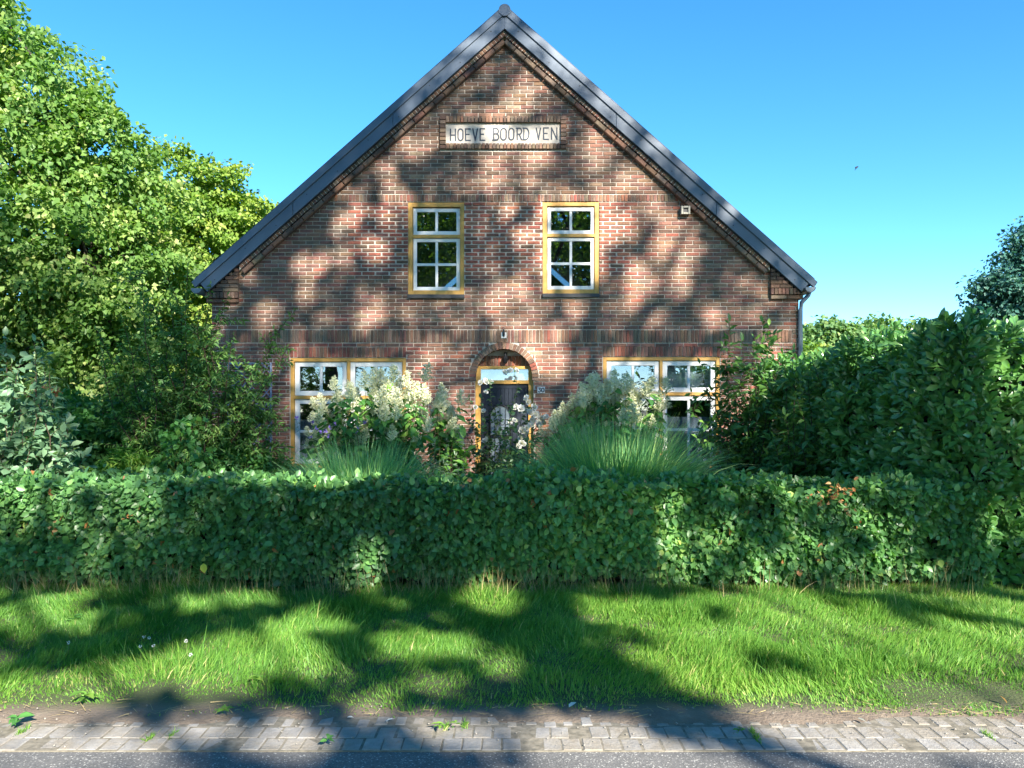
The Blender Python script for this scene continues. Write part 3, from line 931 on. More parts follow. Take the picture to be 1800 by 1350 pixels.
ir.obj('iron_grille', M['black'], door_o, smooth=True)
hd = MB(); hd.tube([wp(922, 770, .14), wp(922, 770, .09), wp(915, 770, .085)], .009, 6); hd.obj('handle', M['black'], door_o)

# -- roof, verge boards, ridge cap, gutters
DF = 12.22
def rp(px, py, d): p = at(px, py, d); return (p[0], p[2])
def lin(dx, off): return off + SL * dx
ro = MB()
for s in (-1, 1):
    poly = [rp(XC, 8, 12.33), rp(XC + s * 545, lin(545, 8), 12.33), rp(XC + s * 541, lin(545, 8) + 12, 12.33), rp(XC, 24, 12.33)]
    if s > 0: poly = poly[::-1]
    ro.prism(poly, 12.324, 27.3)
roof = ro.obj('roof', M['roof'], house)
for s, nm in ((-1, 'left'), (1, 'right')):
    v = MB()
    poly = [rp(XC, 8.5, 12.262), rp(XC + s * 551, lin(551, 8.5), 12.262), rp(XC + s * 544.5, lin(544.5, 24.3), 12.262), rp(XC, 24.3, 12.262)]
    if s > 0: poly = poly[::-1]
    v.prism(poly, 12.262, 12.323)
    v.obj('verge_flashing', M['anthracite'], roof, bevel=.008)
    for da, db in ((0, 196), (196.6, 372), (372.6, 535)):
        last = db == 535
        v = MB()
        poly = [rp(XC + s * da, lin(da, 25.6), 12.285), rp(XC + s * db, lin(db, 25.6), 12.285), rp(XC + s * (523 if last else db), lin(523 if last else db, 50), 12.285), rp(XC + s * da, lin(da, 50), 12.285)]
        if s > 0: poly = poly[::-1]
        v.prism(poly, 12.285, 12.322)
        v.obj('fascia_board', M['anthracite'], roof, bevel=.004)
    v = MB()
    v.prism([(a, b) for a, b in ([rp(XC, 50.6, 12.33), rp(XC + s * 523, lin(523, 50.6), 12.33), rp(XC + s * 523, lin(523, 54), 12.33), rp(XC, 54, 12.33)][::(-1 if s > 0 else 1)])], 12.325, YW + .04)
    v.obj('soffit_strip', M['black'], roof)
sm_ = MB(); sm_.tube([(0, 0, 0), (0, -.006, 0)], .008, 8); screw = sm_.mesh('screw', M['black'])
for s in (-1, 1):
    for k in range(10):
        dx = 24 + k * 54.0
        p = at(XC + s * dx, lin(dx, 38 + (3 if k % 2 else -4)), 12.285)
        place('screw', screw, roof, p)
rc = MB()
c0 = at(XC, 17, 12.25)
rc.tube([(c0[0], 12.25, c0[2]), (c0[0], 27.3, c0[2])], .095, 16)
rc.obj('ridge_cap', M['anthracite'], roof, smooth=False)
# gutters: half-round channels running along both eaves
for s, gx, gy in ((-1, 346, 507), (1, 1424, 505)):
    c = at(gx, gy, 12.25)
    gm = MB(); n = 9; r0, r1, y0_, y1_ = .085, .078, 12.22, 27.2
    ring = [(c[0] + r0 * math.cos(a), c[2] - r0 * math.sin(a)) for a in np.linspace(0, math.pi, n)] + [(c[0] + r1 * math.cos(a), c[2] - r1 * math.sin(a)) for a in np.linspace(math.pi, 0, n)]
    vs = [(x, y0_, z) for x, z in ring] + [(x, y1_, z) for x, z in ring]; m_ = 2 * n
    fs = [(i, (i + 1) % m_, (i + 1) % m_ + m_, i + m_) for i in range(m_)] + [(i, m_ - 1 - i, m_ - 2 - i, i + 1) for i in range(n - 1)]
    gm.add(vs, fs)
    gm.prism([(c[0] + .075 * math.cos(a), c[2] - .075 * math.sin(a)) for a in np.linspace(math.pi, 0, 9)][::-1][::-1], 12.222, 12.235)
    gm.obj('gutter', M['zinc'], house)
dp = MB()
dp.tube([at(1424, 511, 12.36), at(1421, 519, 12.36), at(1409, 532, 12.36), at(1407.2, 545, 12.36), at(1407.2, 897, 12.36)], .034, 10)
dpo = dp.obj('downpipe', M['zinc'], house, smooth=True)

# -- small fittings on the wall
lamp = thing('wall_lamp', 'black coach lamp hanging under the arch above the front door', 'lamp', (wx(888.5), YW + .12, wz(630)))
lm = MB(); lm.box(wx(885.5), wx(891), YW + .19, YW + .20, wz(630), wz(618)); lm.tube([wp(888.3, 621, .195), wp(888.3, 617.5, .15), wp(888.3, 619, .10)], .009, 6)
lm.obj('bracket', M['black'], lamp)
c = (wx(888.3), YW + .10, wz(637.5))
lm = MB(); lm.lathe(c, [(.012, -.01), (.03, 0), (.052, .075), (.048, .08), (.02, .11), (.022, .125), (.008, .15), (.008, .168)], 6); lm.obj('lantern', M['black'], lamp)
lm = MB(); lm.lathe(c, [(.020, .011), (.047, .069)], 6); lg = lm.obj('lantern_glass', M['glass'], lamp); 
fh = thing('flag_holder', 'small black flagpole socket on a white plate above the door arch', 'flag holder', (wx(885.5), YW, wz(590)))
b_ = MB(); px_box(b_, 881, 890.3, 584.6, 594.6, -.022, -.006); b_.obj('plate', M['white'], fh, bevel=.003)
b_ = MB(); b_.tube([wp(885.8, 591.5, -.024), wp(885.6, 588, -.045), wp(885.4, 583, -.05), wp(885.3, 579.5, -.045)], [.014, .02, .017, .010], 8)
b_.tube([wp(885.3 + 2.3 * math.cos(t), 578 - 2.2 * math.sin(t), -.045) for t in np.linspace(-.6, 3.7, 8)], .005, 5); b_.obj('socket', M['black'], fh)
hn = thing('house_number', 'small white house number plate 30 right of the front door', 'house number', (wx(951), YW, wz(686)))
b_ = MB(); px_box(b_, 944.6, 957.8, 680, 691, -.012, -.002); b_.obj('plate', M['white'], hn, bevel=.002)
for ch, a, b in (('3', 946.3, 950.3), ('0', 951.8, 956.3)):
    d_ = MB(); strokes(d_, ch, a, b, 682, 689.2, .013, YW - .014); d_.obj('digit', M['letters'], hn)
fx = thing('wall_light', 'square weathered floodlight box under the right roof slope of the gable', 'light', (wx(1203), YW, wz(378)))
b_ = MB(); frame_boxes(b_, 1195.3, 1211, 364.5, 379, 3.4, -.10, -.003); px_box(b_, 1198.7, 1207.6, 367.9, 375.6, -.03, -.003); b_.obj('housing', M['beige'], fx, bevel=.006)
b_ = MB(); px_box(b_, 1199, 1207.3, 368.2, 375.3, -.075, -.06); b_.obj('lens', M['black'], fx)

# -- curtains and blinds behind the panes
def cloth(name, label, px0, px1, py0, py1, yb, mat, waves, amp, shape=None, cat='curtain'):
    nu, nv_ = 40, 10
    V = []
    for j in range(nv_ + 1):
        for i in range(nu + 1):
            u_, v_ = i / nu, j / nv_
            x, y_ = px0 + (px1 - px0) * u_, py0 + (py1 - py0) * v_
            if shape: x, y_ = shape(u_, v_, x, y_)
            V.append((wx(x), YW + yb + amp * math.sin(u_ * waves * 6.28), wz(y_)))
    q = [(j * (nu + 1) + i, j * (nu + 1) + i + 1, (j + 1) * (nu + 1) + i + 1, (j + 1) * (nu + 1) + i) for j in range(nv_) for i in range(nu)]
    me = bpy.data.meshes.new(name); me.from_pydata(V, [], q); me.update(); me.materials.append(mat)
    o = bpy.data.objects.new(name, me); link(o); o.modifiers.new('thick', 'SOLIDIFY').thickness = .003
    return tag(o, label, cat)
cloth('curtain', 'white swag curtain gathered aside in the right half of the left ground-floor window', 672, 712, 634, 820, .24, M['cloth'], 4, .02,
      lambda u, v, x, y: (712 - (1 - u) * (46 * (1 - v) ** 1.5 + 10), y))
cloth('curtain', 'thin white valance curtain hung across the right half of the left ground-floor window', 618, 708, 632, 668, .28, M['cloth'], 6, .012,
      lambda u, v, x, y: (x, 632 + v * (8 + 30 * abs(u - .25) ** 1.3)))
cloth('lace_curtain', 'blue-grey lace café curtain in the bottom of the left ground-floor window', 514, 712, 738, 818, .26, M['lace'], 16, .010)
cloth('lace_curtain', 'pale lace café curtain in the bottom of the right ground-floor window', 1064, 1264, 733, 818, .26, M['lace'], 16, .010)
cloth('roller_blind', 'white blind drawn behind the upper right panes of the right ground-floor window', 1166, 1262, 632, 690, .20, M['cloth'], 1, .002, None, 'blind')

# -- diagonal trellis on the wall left of the window
tr = thing('trellis', 'blue-grey diagonal lattice trellis on the wall left of the ground-floor window', 'trellis', (wx(440), 12.3, 0))
tx0, tx1, ty0, ty1 = 405., 478., 640., 860.
for fam in (1, -1):
    k = -260.
    while k < 320:
        a0, a1 = max(tx0, tx0 + (k if fam > 0 else 0) + 0), tx1
        pts = []
        for t in np.linspace(0, 1, 60):
            x = tx0 + (tx1 - tx0) * t
            y = ty0 + k + fam * 1.25 * (x - tx0) + (0 if fam > 0 else 95)
            if ty0 <= y <= ty1: pts.append((x, y))
        if len(pts) > 8:
            (xa, ya_), (xb, yb_) = pts[0], pts[-1]
            s_ = MB(); d_ = 12.34 if fam > 0 else 12.325
            s_.tube([at(xa, ya_, d_), at(xb, yb_, d_)], .010, 4); s_.obj('slat', M['trellis'], tr)
        k += 21.
fr_ = MB(); frame_boxes(fr_, tx0 - 2, tx1 + 2, ty0 - 2, ty1 + 2, 2.5, -.085, -.05); fr_.obj('frame', M['trellis'], tr)

# ------------------------------------------------------------------ trees and shrubs
def polyline(p0, p1, sag=.0, wob=.05, n=6, seed=None):
    p0, p1 = np.array(p0, float), np.array(p1, float)
    t = np.linspace(0, 1, n)[:, None]
    L = np.linalg.norm(p1 - p0)
    P = p0 + (p1 - p0) * t
    P[:, 2] += (sag * L * np.sin(t * math.pi))[:, 0]
    w = rng.normal(size=(n, 3)) * wob * L * .3
    w[0] = 0; w[-1] = 0
    return P + w

def crown_leaves(lobes, n_clump, per, spread, shell=.45, seed=1):
    """lobes: (centre, radius(3)); returns leaf positions, outward directions, clump centres"""
    vol = np.array([np.prod(r) ** (2 / 3) for c, r in lobes]); pick = rng.choice(len(lobes), n_clump, p=vol / vol.sum())
    C = np.array([c for c, r in lobes])[pick]; Rr = np.array([r for c, r in lobes])[pick]
    d = unit(rng.normal(size=(n_clump, 3)))
    rad = 1 - shell * rng.random(n_clump) ** 1.6
    cc = C + d * Rr * rad[:, None]
    k = np.repeat(np.arange(n_clump), per)
    sc = spread * rng.uniform(.6, 1.4, n_clump)
    off = rng.normal(size=(len(k), 3)); off *= np.minimum(1, 1.55 / np.linalg.norm(off, axis=1))[:, None]
    along = rng.normal(size=len(k)).clip(-1.2, 1.2)
    P = cc[k] + off * sc[k][:, None] * np.array([1, 1, .62]) + (d[k] * .8 + np.array([0, 0, -.35])) * (along * sc[k] * .7)[:, None]
    return P, d[k], cc, k

def leafy(name, label, cat, base, lobes, n_clump, per, spread, size, mat, trunk_r=.15, trunk_top=None, limbs=14, group=None, wratio=.8, shell=.45, droop=.45, keep=None, bark='bark', foliage_name='crown', dark=0.0):
    t = thing(name, label, cat, base, group)
    P, D, cc, k = crown_leaves(lobes, n_clump, per, spread, shell)
    if keep is not None:
        m = keep(P); P, D, k = P[m], D[m], k[m]
    n = len(P)
    N = unit(D * .55 + np.array([0, 0, .75]) + jit(n, .55))
    T = unit(D * .5 + np.array([0, 0, -droop]) + jit(n, .6))
    tone = (rng.random(len(cc)) * .6)[k] + rng.random(n) * .42
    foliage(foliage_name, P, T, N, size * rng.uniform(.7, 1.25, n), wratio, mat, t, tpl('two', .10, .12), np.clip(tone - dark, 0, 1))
    cen = np.mean([c for c, r in lobes], 0)
    top = np.array(trunk_top if trunk_top is not None else cen, float)
    mb = MB()
    tp0 = polyline(base, top, 0, .06, 8)
    tp0[0] = base
    mb.tube(tp0, list(np.linspace(trunk_r * 1.25, trunk_r * .45, 8)), 9)
    ids = rng.choice(len(cc), min(limbs, len(cc)), replace=False)
    for i in ids:
        a = tp0[int(rng.integers(2, 8))]
        pl = polyline(a, cc[i], .08, .10, 6)
        mb.tube(pl, list(np.linspace(trunk_r * .34, trunk_r * .06, 6)), 5, False)
        for j in range(2):
            e = pl[3] + unit(rng.normal(size=3)) * np.linalg.norm(cc[i] - a) * .3
            mb.tube(polyline(pl[2 + j], e, .05, .1, 4), list(np.linspace(trunk_r * .15, trunk_r * .04, 4)), 4, False)
    mb.obj('trunk' if bark == 'bark' else 'stems', M[bark], t, smooth=True)
    return t

def L_(px, py, rpx, d, dd=0.0, sq=1.0, deep=.9):
    s = d / F
    return (at(px, py, d + dd), np.array([rpx * s, rpx * s * deep, rpx * s * sq]))

# big lime on the left, a brighter tree behind it
base = at(203, 717 + 1.6 * F / 17, 17.0)
leafy('lime_tree', 'tall lime tree with pale blossom filling the left edge, trunk behind the feathery shrub', 'tree', base,
      [L_(-140, 110, 180, 17), L_(40, 168, 138, 17), L_(-20, 75, 92, 17, .5), L_(-30, 330, 190, 17, -.6), L_(150, 298, 108, 17), L_(238, 332, 88, 17, .6), L_(110, 430, 150, 17, -.4),
       L_(-70, 500, 170, 17), L_(225, 450, 118, 17, .5), L_(120, 560, 120, 17, .4), L_(210, 590, 85, 17, -.9), L_(150, 640, 80, 17, -.7), L_(20, 640, 110, 17, .6), L_(175, 205, 45, 17)],
      1080, 78, .21, .125, M['lime'], .24, at(150, 330, 17.4), 26, shell=.5)
leafy('maple_tree', 'bright yellow-green tree rising behind the left roof slope', 'tree', at(380, 717 + 1.6 * F / 21, 21.5),
      [L_(310, 332, 70, 21), L_(372, 362, 80, 21), L_(430, 412, 76, 21), L_(330, 450, 110, 21, -.4), L_(420, 500, 95, 21), L_(262, 405, 82, 21, .5), L_(330, 570, 90, 21)],
      620, 70, .19, .12, M['maple'], .2, at(360, 420, 21.5), 14)
# far trees on the right
for i, (px, py, r_) in enumerate(((1418, 608, 26), (1456, 598, 30), (1503, 603, 34), (1545, 612, 40), (1600, 620, 45))):
    leafy('far_tree', ['slim pale far tree just right of the downpipe', 'second far tree from the downpipe with a pointed top', 'middle tree of the far row beyond the laurel',
                       'broad yellowish far tree above the laurel slope', 'far tree almost hidden behind the laurel top'][i], 'tree',
          at(px, 717 + 1.6 * F / 46, 46), [L_(px, py, r_, 46, 0, 1.25), L_(px + 8, py - r_ * .55, r_ * .6, 46), L_(px - 10, py + 30, r_, 46)], 120, 34, .38, .28, M['far'], .25, None, 5, 'far trees behind the laurel hedge')
leafy('dark_tree', 'dark bluish tree at the right edge behind the laurel hedge', 'tree', at(1835, 717 + 1.6 * F / 25, 25),
      [L_(1845, 440, 66, 25), L_(1795, 505, 62, 25), L_(1752, 515, 36, 25), L_(1830, 560, 100, 25), L_(1745, 560, 40, 25), L_(1800, 430, 32, 25), L_(1900, 430, 80, 25)],
      520, 46, .26, .14, M['darkblue'], .22, None, 10)
leafy('round_bush', 'sunlit yellow-green bush peeping between the house corner and the laurel', 'bush', at(1416, 717 + 1.6 * F / 19, 19),
      [L_(1416, 640, 36, 19), L_(1440, 690, 50, 19)], 60, 60, .18, .09, M['maple'], .04, None, 6, bark='twig', foliage_name='foliage')

# clipped beech hedge in front --------------------------------------------------------
def clipped_hedge(name, label, x0, x1, y0, y1, zt, n_front, n_top, size, mat, n_single):
    t = thing(name, label, 'hedge', ((x0 + x1) / 2, (y0 + y1) / 2, 0))
    def top_z(x): return zt + .024 * np.sin(x * 1.7 + .6) + .016 * np.sin(x * 4.1) + .012 * np.sin(x * 9.3) - .05 * np.clip((x - 3.3) / .8, 0, 1.5)
    # front
    X = rng.uniform(x0, x1, n_front); Z = rng.uniform(0, 1, n_front) ** .9
    Pp = np.stack([X, np.full(n_front, y0), Z * top_z(X)], 1)
    relief = .045 * sines(Pp, 5.0, 11) + .035 * sines(Pp, 13, 12)
    hole = sines(Pp, 8, 13) > 1.35
    inward = rng.exponential(.045, n_front) + np.where(hole, .12, 0)
    Pp[:, 1] = y0 - relief + inward + .05 * np.clip((.25 - Pp[:, 2]) / .25, 0, 1) + .10 * np.clip(Pp[:, 2] / zt - .86, 0, 1)
    m = ~((Pp[:, 2] < .13) & (sines(Pp, 4, 14) > -.4))
    Pp = Pp[m]; n = len(Pp)
    N = unit(np.array([0, -.75, .42]) + jit(n, .50))
    T = unit(np.array([0, -.35, -.55]) + jit(n, .75))
    # top
    Xt = rng.uniform(x0, x1, n_top); Yt = rng.uniform(y0, y1, n_top)
    Pt = np.stack([Xt, Yt, top_z(Xt)], 1)
    Pt[:, 2] += .03 * sines(Pt, 6, 15) + .022 * sines(Pt, 17, 16) - rng.exponential(.035, n_top) + .02
    Pt[:, 1] += 0
    Nt = unit(np.array([0, -.15, .9]) + jit(n_top, .42)); Tt = unit(np.array([0, 0, .1]) + jit(n_top, .8))
    # back face and ends
    nb = n_front // 4
    Xb = rng.uniform(x0, x1, nb); Pb = np.stack([Xb, y1 - rng.exponential(.05, nb), rng.random(nb) * top_z(Xb)], 1)
    Nb = unit(np.array([0, .8, .4]) + jit(nb, .5)); Tb = unit(jit(nb) + np.array([0, .3, -.5]))
    ne = n_top // 8
    Pe = np.stack([np.full(ne, x1) - rng.exponential(.04, ne), rng.uniform(y0, y1, ne), rng.random(ne) * zt], 1)
    Ne = unit(np.array([.8, 0, .4]) + jit(ne, .5)); Te = unit(jit(ne) + np.array([.3, 0, -.5]))
    # sprigs standing up from the top
    nsx = 330
    Xs = rng.uniform(x0, x1, nsx); Ys = rng.uniform(y0 + .02, y1 - .1, nsx)
    ks = np.repeat(np.arange(nsx), 5)
    hs = rng.uniform(.02, .12, nsx)
    Ps = np.stack([Xs[ks] + rng.normal(size=len(ks)) * .02, Ys[ks] + rng.normal(size=len(ks)) * .02, top_z(Xs[ks]) + hs[ks] * rng.random(len(ks))], 1)
    Ns = unit(jit(len(ks)) + np.array([0, -.5, .5])); Ts = unit(jit(len(ks), .6) + np.array([0, 0, .7]))
    PP = np.concatenate([Pp, Pt, Pb, Pe, Ps]); NN = np.concatenate([N, Nt, Nb, Ne, Ns]); TT = np.concatenate([T, Tt, Tb, Te, Ts])
    tone = np.clip(.42 + .17 * sines(PP, 2.3, 21) + rng.normal(size=len(PP)) * .22, 0, .955)
    brown = rng.random(len(PP)) < .006
    tone[brown] = 1.0
    # 300 of the outermost front leaves are objects of their own
    depth = Pp[:, 1] - (y0 - relief[m])
    cand = np.where((depth < .02) & (np.abs(Pp[:, 0]) < 4.3) & (Pp[:, 2] > .15))[0]
    pickd = rng.choice(cand, n_single, replace=False)
    L = size * rng.uniform(.68, 1.28, len(PP))
    L[pickd] = size * rng.uniform(1.05, 1.35, n_single)
    single_leaves('leaf', Pp[pickd] + np.array([0, -.012, 0]), T[pickd], N[pickd], L[pickd], .72, mat, t, 'full', .10, .12, (.25, .4, .5, .62, .8))
    keep = np.ones(len(PP), bool); keep[pickd] = False
    foliage('foliage', PP[keep], TT[keep], NN[keep], L[keep], .72, mat, t, tpl('full', .10, .13), tone[keep], True, True)
    c = MB(); c.box(x0 + .1, x1 - .1, y0 + .13, y1 - .1, 0.10, zt - .10); c.obj('twigs', M['core'], t)  # solid dark box behind the leaves, standing in for inner shade
    st = MB()
    for i in range(60):
        x = x0 + (x1 - x0) * (i + rng.random()) / 60
        st.tube(polyline((x, y0 + .22 + rng.random() * .2, 0), (x + rng.normal() * .08, y0 + .12, .45), 0, .05, 4), [.016, .013, .01, .006], 5)
    st.obj('stems', M['bark'], t, smooth=True)
    return t, top_z
hedge, hedge_top = clipped_hedge('clipped_hedge', 'long low clipped beech hedge between the grass verge and the garden', -6.4, 4.15, 6.62, 7.4, .905, 36000, 17000, .066, M['beech'], 300)

# clusters of dead brown leaves in the hedge, one yellow leaf
for px, py, n_ in ((1471, 865, 16), (1487, 858, 10), (1466, 874, 14), (1437, 876, 8), (1503, 902, 6), (95, 925, 7), (225, 915, 6), (830, 1045, 0)):
    if not n_: continue
    c = at(px, py, 6.55)
    t = thing('dead_leaf_cluster', {1471: 'largest cluster of orange-brown dead leaves near the hedge top', 1487: 'small dead leaf tuft topmost in the hedge right part', 1466: 'brown dead leaves just below the largest dead cluster',
              1437: 'thin tuft of brown dead leaves left of the largest dead cluster', 1503: 'few brown dead leaves lower right of the largest dead cluster', 95: 'few brown dead leaves in the left part of the hedge front',
              225: 'brown dead leaves in a gap of the hedge front, left of the yellow leaf'}[px], 'dead leaves', c, 'dead leaves caught in the hedge')
    foliage('leaves', c + jit(n_, 1) * np.array([.05, .02, .035]), jit(n_), jit(n_) + np.array([0, -1, .3]), .042 * rng.uniform(.7, 1.2, n_), .6, M['copper'], t, tpl('full', .25, .3), None, True)
yl = np.array([at(358, 990, 6.50)])
foliage('yellow_leaf', yl, np.array([[.1, -.2, -1.0]]), np.array([[0, -1.0, .2]]), .085, .75, M['yellowleaf'], None, tpl('full', .1, .15), np.array([.5]), True)
tag(bpy.data.objects['yellow_leaf'], 'single yellow leaf hanging low on the left front of the clipped hedge', 'leaf')

# cherry laurel hedge on the right -----------------------------------------------------
def laurel_hedge():
    t = thing('laurel_hedge', 'tall dark glossy laurel hedge running back along the right edge', 'hedge', (4.6, 8.5, 0))
    y0, y1, x1 = 6.72, 11.2, 6.2
    def face_x(y, z): return 3.86 - .07 * (y - 6.3) - .04 * np.cos(y * 2.1) + .10 * np.clip(z - 1.9, 0, 1) ** 1.5
    def top(y): return 2.37 - .055 * (y - 6.3) + .05 * np.sin(y * 2.4)
    shoots, dirs = [], []
    def addf(n, f):
        for _ in range(n):
            p, d = f(); shoots.append(p); dirs.append(d)
    def side():
        y, z = random.uniform(y0, y1), random.random() ** .85
        z *= top(y)
        return (face_x(y, z) + random.expovariate(1 / .07), y, z), (-.8, -.18, .55)
    def topf():
        y = random.uniform(y0, y1); x = random.uniform(face_x(y, 2.4), x1)
        return (x, y, top(y) - random.expovariate(1 / .06) + .04 * math.sin(x * 5)), (-.1, -.1, 1)
    def front():
        x = random.uniform(3.9, x1); z = random.random() * top(y0)
        return (x, y0 + random.expovariate(1 / .07) - .05 * math.sin(x * 4 + z * 3), z), (-.1, -.8, .55)
    addf(1500, side); addf(760, topf); addf(620, front)
    S = np.array(shoots); D = np.array(dirs)
    S += D * (.07 * sines(S, 5, 31) + .05 * sines(S, 12, 32))[:, None]
    ns = len(S); per = 8
    D = unit(D + jit(ns, .28))
    k = np.repeat(np.arange(ns), per); j = np.tile(np.arange(per), ns)
    a = np.cross(D, unit(jit(ns))); a = unit(a); b = np.cross(D, a)
    ang = j * 2.4 + rng.random(ns)[k] * 6.28
    rad = a[k] * np.cos(ang)[:, None] + b[k] * np.sin(ang)[:, None]
    P = S[k] + D[k] * (.022 * j - .08)[:, None] + rad * .012
    op = (.80 - .06 * j)[:, None]
    T = unit(rad * op + D[k] * (.45 + .06 * j)[:, None] + jit(len(k), .15))
    N = unit(D[k] * 1.0 - rad * .2 + np.array([-.35, -.45, .25]) + jit(len(k), .25))
    L = .125 * rng.uniform(.72, 1.25, len(k)) * (1 - .03 * j)
    tone = np.clip(.25 + .055 * j * rng.random(ns)[k] + .12 * sines(S, 3, 33)[k] + rng.normal(size=len(k)) * .1, 0, 1)
    vis = np.where((P[:, 0] < face_x(P[:, 1], P[:, 2]) + .03) & (P[:, 1] > 6.7) & (P[:, 1] < 9.3) & (P[:, 2] > .9) & (P[:, 2] < 2.4))[0]
    pk = rng.choice(vis, 300, replace=False)
    single_leaves('leaf', P[pk], T[pk], N[pk], L[pk] * 1.05, .46, M['laurel'], t, 'obovate', .10, .16, (.2, .35, .45, .55, .75))
    keep = np.ones(len(P), bool); keep[pk] = False
    foliage('foliage', P[keep], T[keep], N[keep], L[keep], .46, M['laurel'], t, tpl('obovate', .10, .18), tone[keep], True, True)
    n = 11000
    P2 = np.stack([rng.uniform(3.9, x1, n), rng.uniform(y0 + .1, y1, n), rng.uniform(.1, 2.3, n)], 1)
    m = (P2[:, 0] < 4.4) | (P2[:, 1] < 7.3)
    P2 = P2[m]; n = len(P2)
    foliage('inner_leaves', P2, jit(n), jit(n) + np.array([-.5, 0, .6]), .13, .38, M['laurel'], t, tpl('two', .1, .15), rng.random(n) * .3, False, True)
    c = MB(); c.box(4.25, x1 - .2, y0 + .35, y1 - .2, .0, 2.1); c.obj('twigs', M['core'], t)  # dark block stands for the unlit inside of the laurel
    st = MB()
    for i in range(40):
        y = random.uniform(7.0, 11); x = face_x(y, 1) + random.uniform(.1, .5)
        st.tube(polyline((x + .2, y, 0), (x, y + random.uniform(-.3, .3), random.uniform(1.4, 2.2)), 0, .05, 5), [.022, .018, .014, .01, .006], 5)
    st.obj('stems', M['bark'], t, smooth=True)
laurel_hedge()

# stem-and-leaf shrubs -----------------------------------------------------------------
def shrub(name, label, stems, mat, size, wratio, spacing, twig_len, twig_fill, leaf_kind='full', droop=.35, base=None, stem_r=.010, jitter=.3, singles=0, cat='shrub', twig_up=.35, bark='twig', tip_only=0.0, tone0=0., foliage_name='foliage', group=None):
    """stems: list of (start, end, sag)"""
    b0 = base if base is not None else np.mean([s[0] for s in stems], 0)
    t = thing(name, label, cat, tuple(b0), group)
    mb = MB(); PP, TT, NN, RR = [], [], [], []
    def leaves_on(pl, s0, tone):
        seg = np.linalg.norm(np.diff(pl, axis=0), axis=1); cum = np.concatenate([[0], np.cumsum(seg)])
        nl = max(2, int(cum[-1] * (1 - s0) / spacing))
        for q in range(nl):
            s = cum[-1] * (s0 + (1 - s0) * (q + .5) / nl)
            i = min(len(seg) - 1, int(np.searchsorted(cum, s) - 1)); i = max(i, 0)
            f = (s - cum[i]) / max(seg[i], 1e-6)
            p = pl[i] + (pl[i + 1] - pl[i]) * f
            d = unit(pl[i + 1] - pl[i])
            sd = unit(np.cross(d, rng.normal(size=3)))
            PP.append(p); TT.append(unit(d * .55 + sd * .8 + np.array([0, 0, -droop]) + rng.normal(size=3) * .2))
            NN.append(unit(np.array([0, -.2, .9]) + sd * .25 + rng.normal(size=3) * jitter)); RR.append(tone)
        PP.append(pl[-1]); TT.append(unit(pl[-1] - pl[-2])); NN.append(unit(np.array([0, -.4, .7]) + rng.normal(size=3) * .3)); RR.append(tone + .2)
    for (a, b, sag) in stems:
        pl = polyline(a, b, sag, .05, 8)
        ln = np.linalg.norm(pl[-1] - pl[0])
        mb.tube(pl, list(np.linspace(stem_r, stem_r * .25, 8)), 5, False)
        leaves_on(pl, max(.25, tip_only), rng.random() * .4)
        for _ in range(twig_fill):
            f = rng.uniform(.18, .95); i = int(f * 7)
            d = unit(pl[min(i + 1, 7)] - pl[max(i - 1, 0)])
            out = unit(unit(np.cross(d, rng.normal(size=3))) + d * .35 + np.array([0, 0, twig_up]))
            tl = twig_len * rng.uniform(.5, 1.2) * (1.15 - f * .75)
            tw = polyline(pl[i], pl[i] + out * tl, .04, .06, 5)
            mb.tube(tw, list(np.linspace(stem_r * .45, stem_r * .15, 5)), 4, False)
            leaves_on(tw, .12, rng.random() * .45)
    n = len(PP)
    P, T, N = np.array(PP), np.array(TT), np.array(NN)
    L = size * rng.uniform(.65, 1.25, n)
    tone = np.clip(np.array(RR) + rng.random(n) * .5 + tone0, 0, 1)
    keep = np.ones(n, bool)
    if singles:
        front = np.argsort(P[:, 1])[:max(singles * 3, 10)]
        pk = rng.choice(front, min(singles, len(front)), replace=False)
        single_leaves('leaf', P[pk], T[pk], N[pk], L[pk], wratio, mat, t, 'full', .1, .2)
        keep[pk] = False
    foliage(foliage_name, P[keep], T[keep], N[keep], L[keep], wratio, mat, t, tpl(leaf_kind, .10, .22), tone[keep], leaf_kind == 'full', bool(singles))
    mb.obj('stems', M[bark], t, smooth=True)
    return t

def gz(px, d): return np.array([(px - CX) * d / F, d, 0.0])
def fan(px_base, d, tips, sag=.05, spread=.15):
    out = []
    for (px, py) in tips:
        b = gz(px_base, d) + np.array([rng.normal() * spread, rng.normal() * spread * .5, 0])
        e = at(px, py, d + rng.normal() * .25)
        out.append((b, e, sag * rng.normal()))
    return out

# upright cherry in front of the right window, darker cherries beside it
tips = [(1282, 566), (1340, 566), (1352, 572), (1230, 640), (1215, 690), (1300, 640), (1325, 610), (1265, 700), (1310, 700), (1345, 650), (1250, 740), (1285, 760), (1330, 740), (1225, 770), (1360, 690), (1305, 600), (1270, 610), (1262, 660), (1372, 640)]
shrub('cherry_shrub', 'upright leafy cherry shrub with tall shoots in front of the right window edge', fan(1300, 9.9, tips, .06, .18), M['cherry'], .11, .40, .030, .36, 13, base=gz(1300, 9.9), singles=200, jitter=.5)
tips = [(1380, 640), (1420, 660), (1450, 690), (1400, 700), (1470, 720), (1440, 750), (1380, 730), (1410, 780), (1460, 790), (1490, 770), (1360, 770), (1430, 640), (1395, 615), (1350, 800), (1500, 740)]
shrub('cherry_shrub', 'dark bushy cherry shrub between the upright cherry and the laurel hedge', fan(1420, 9.0, tips, .06, .25), M['cherry'], .11, .40, .028, .42, 17, base=gz(1420, 9.0), singles=200, jitter=.5)

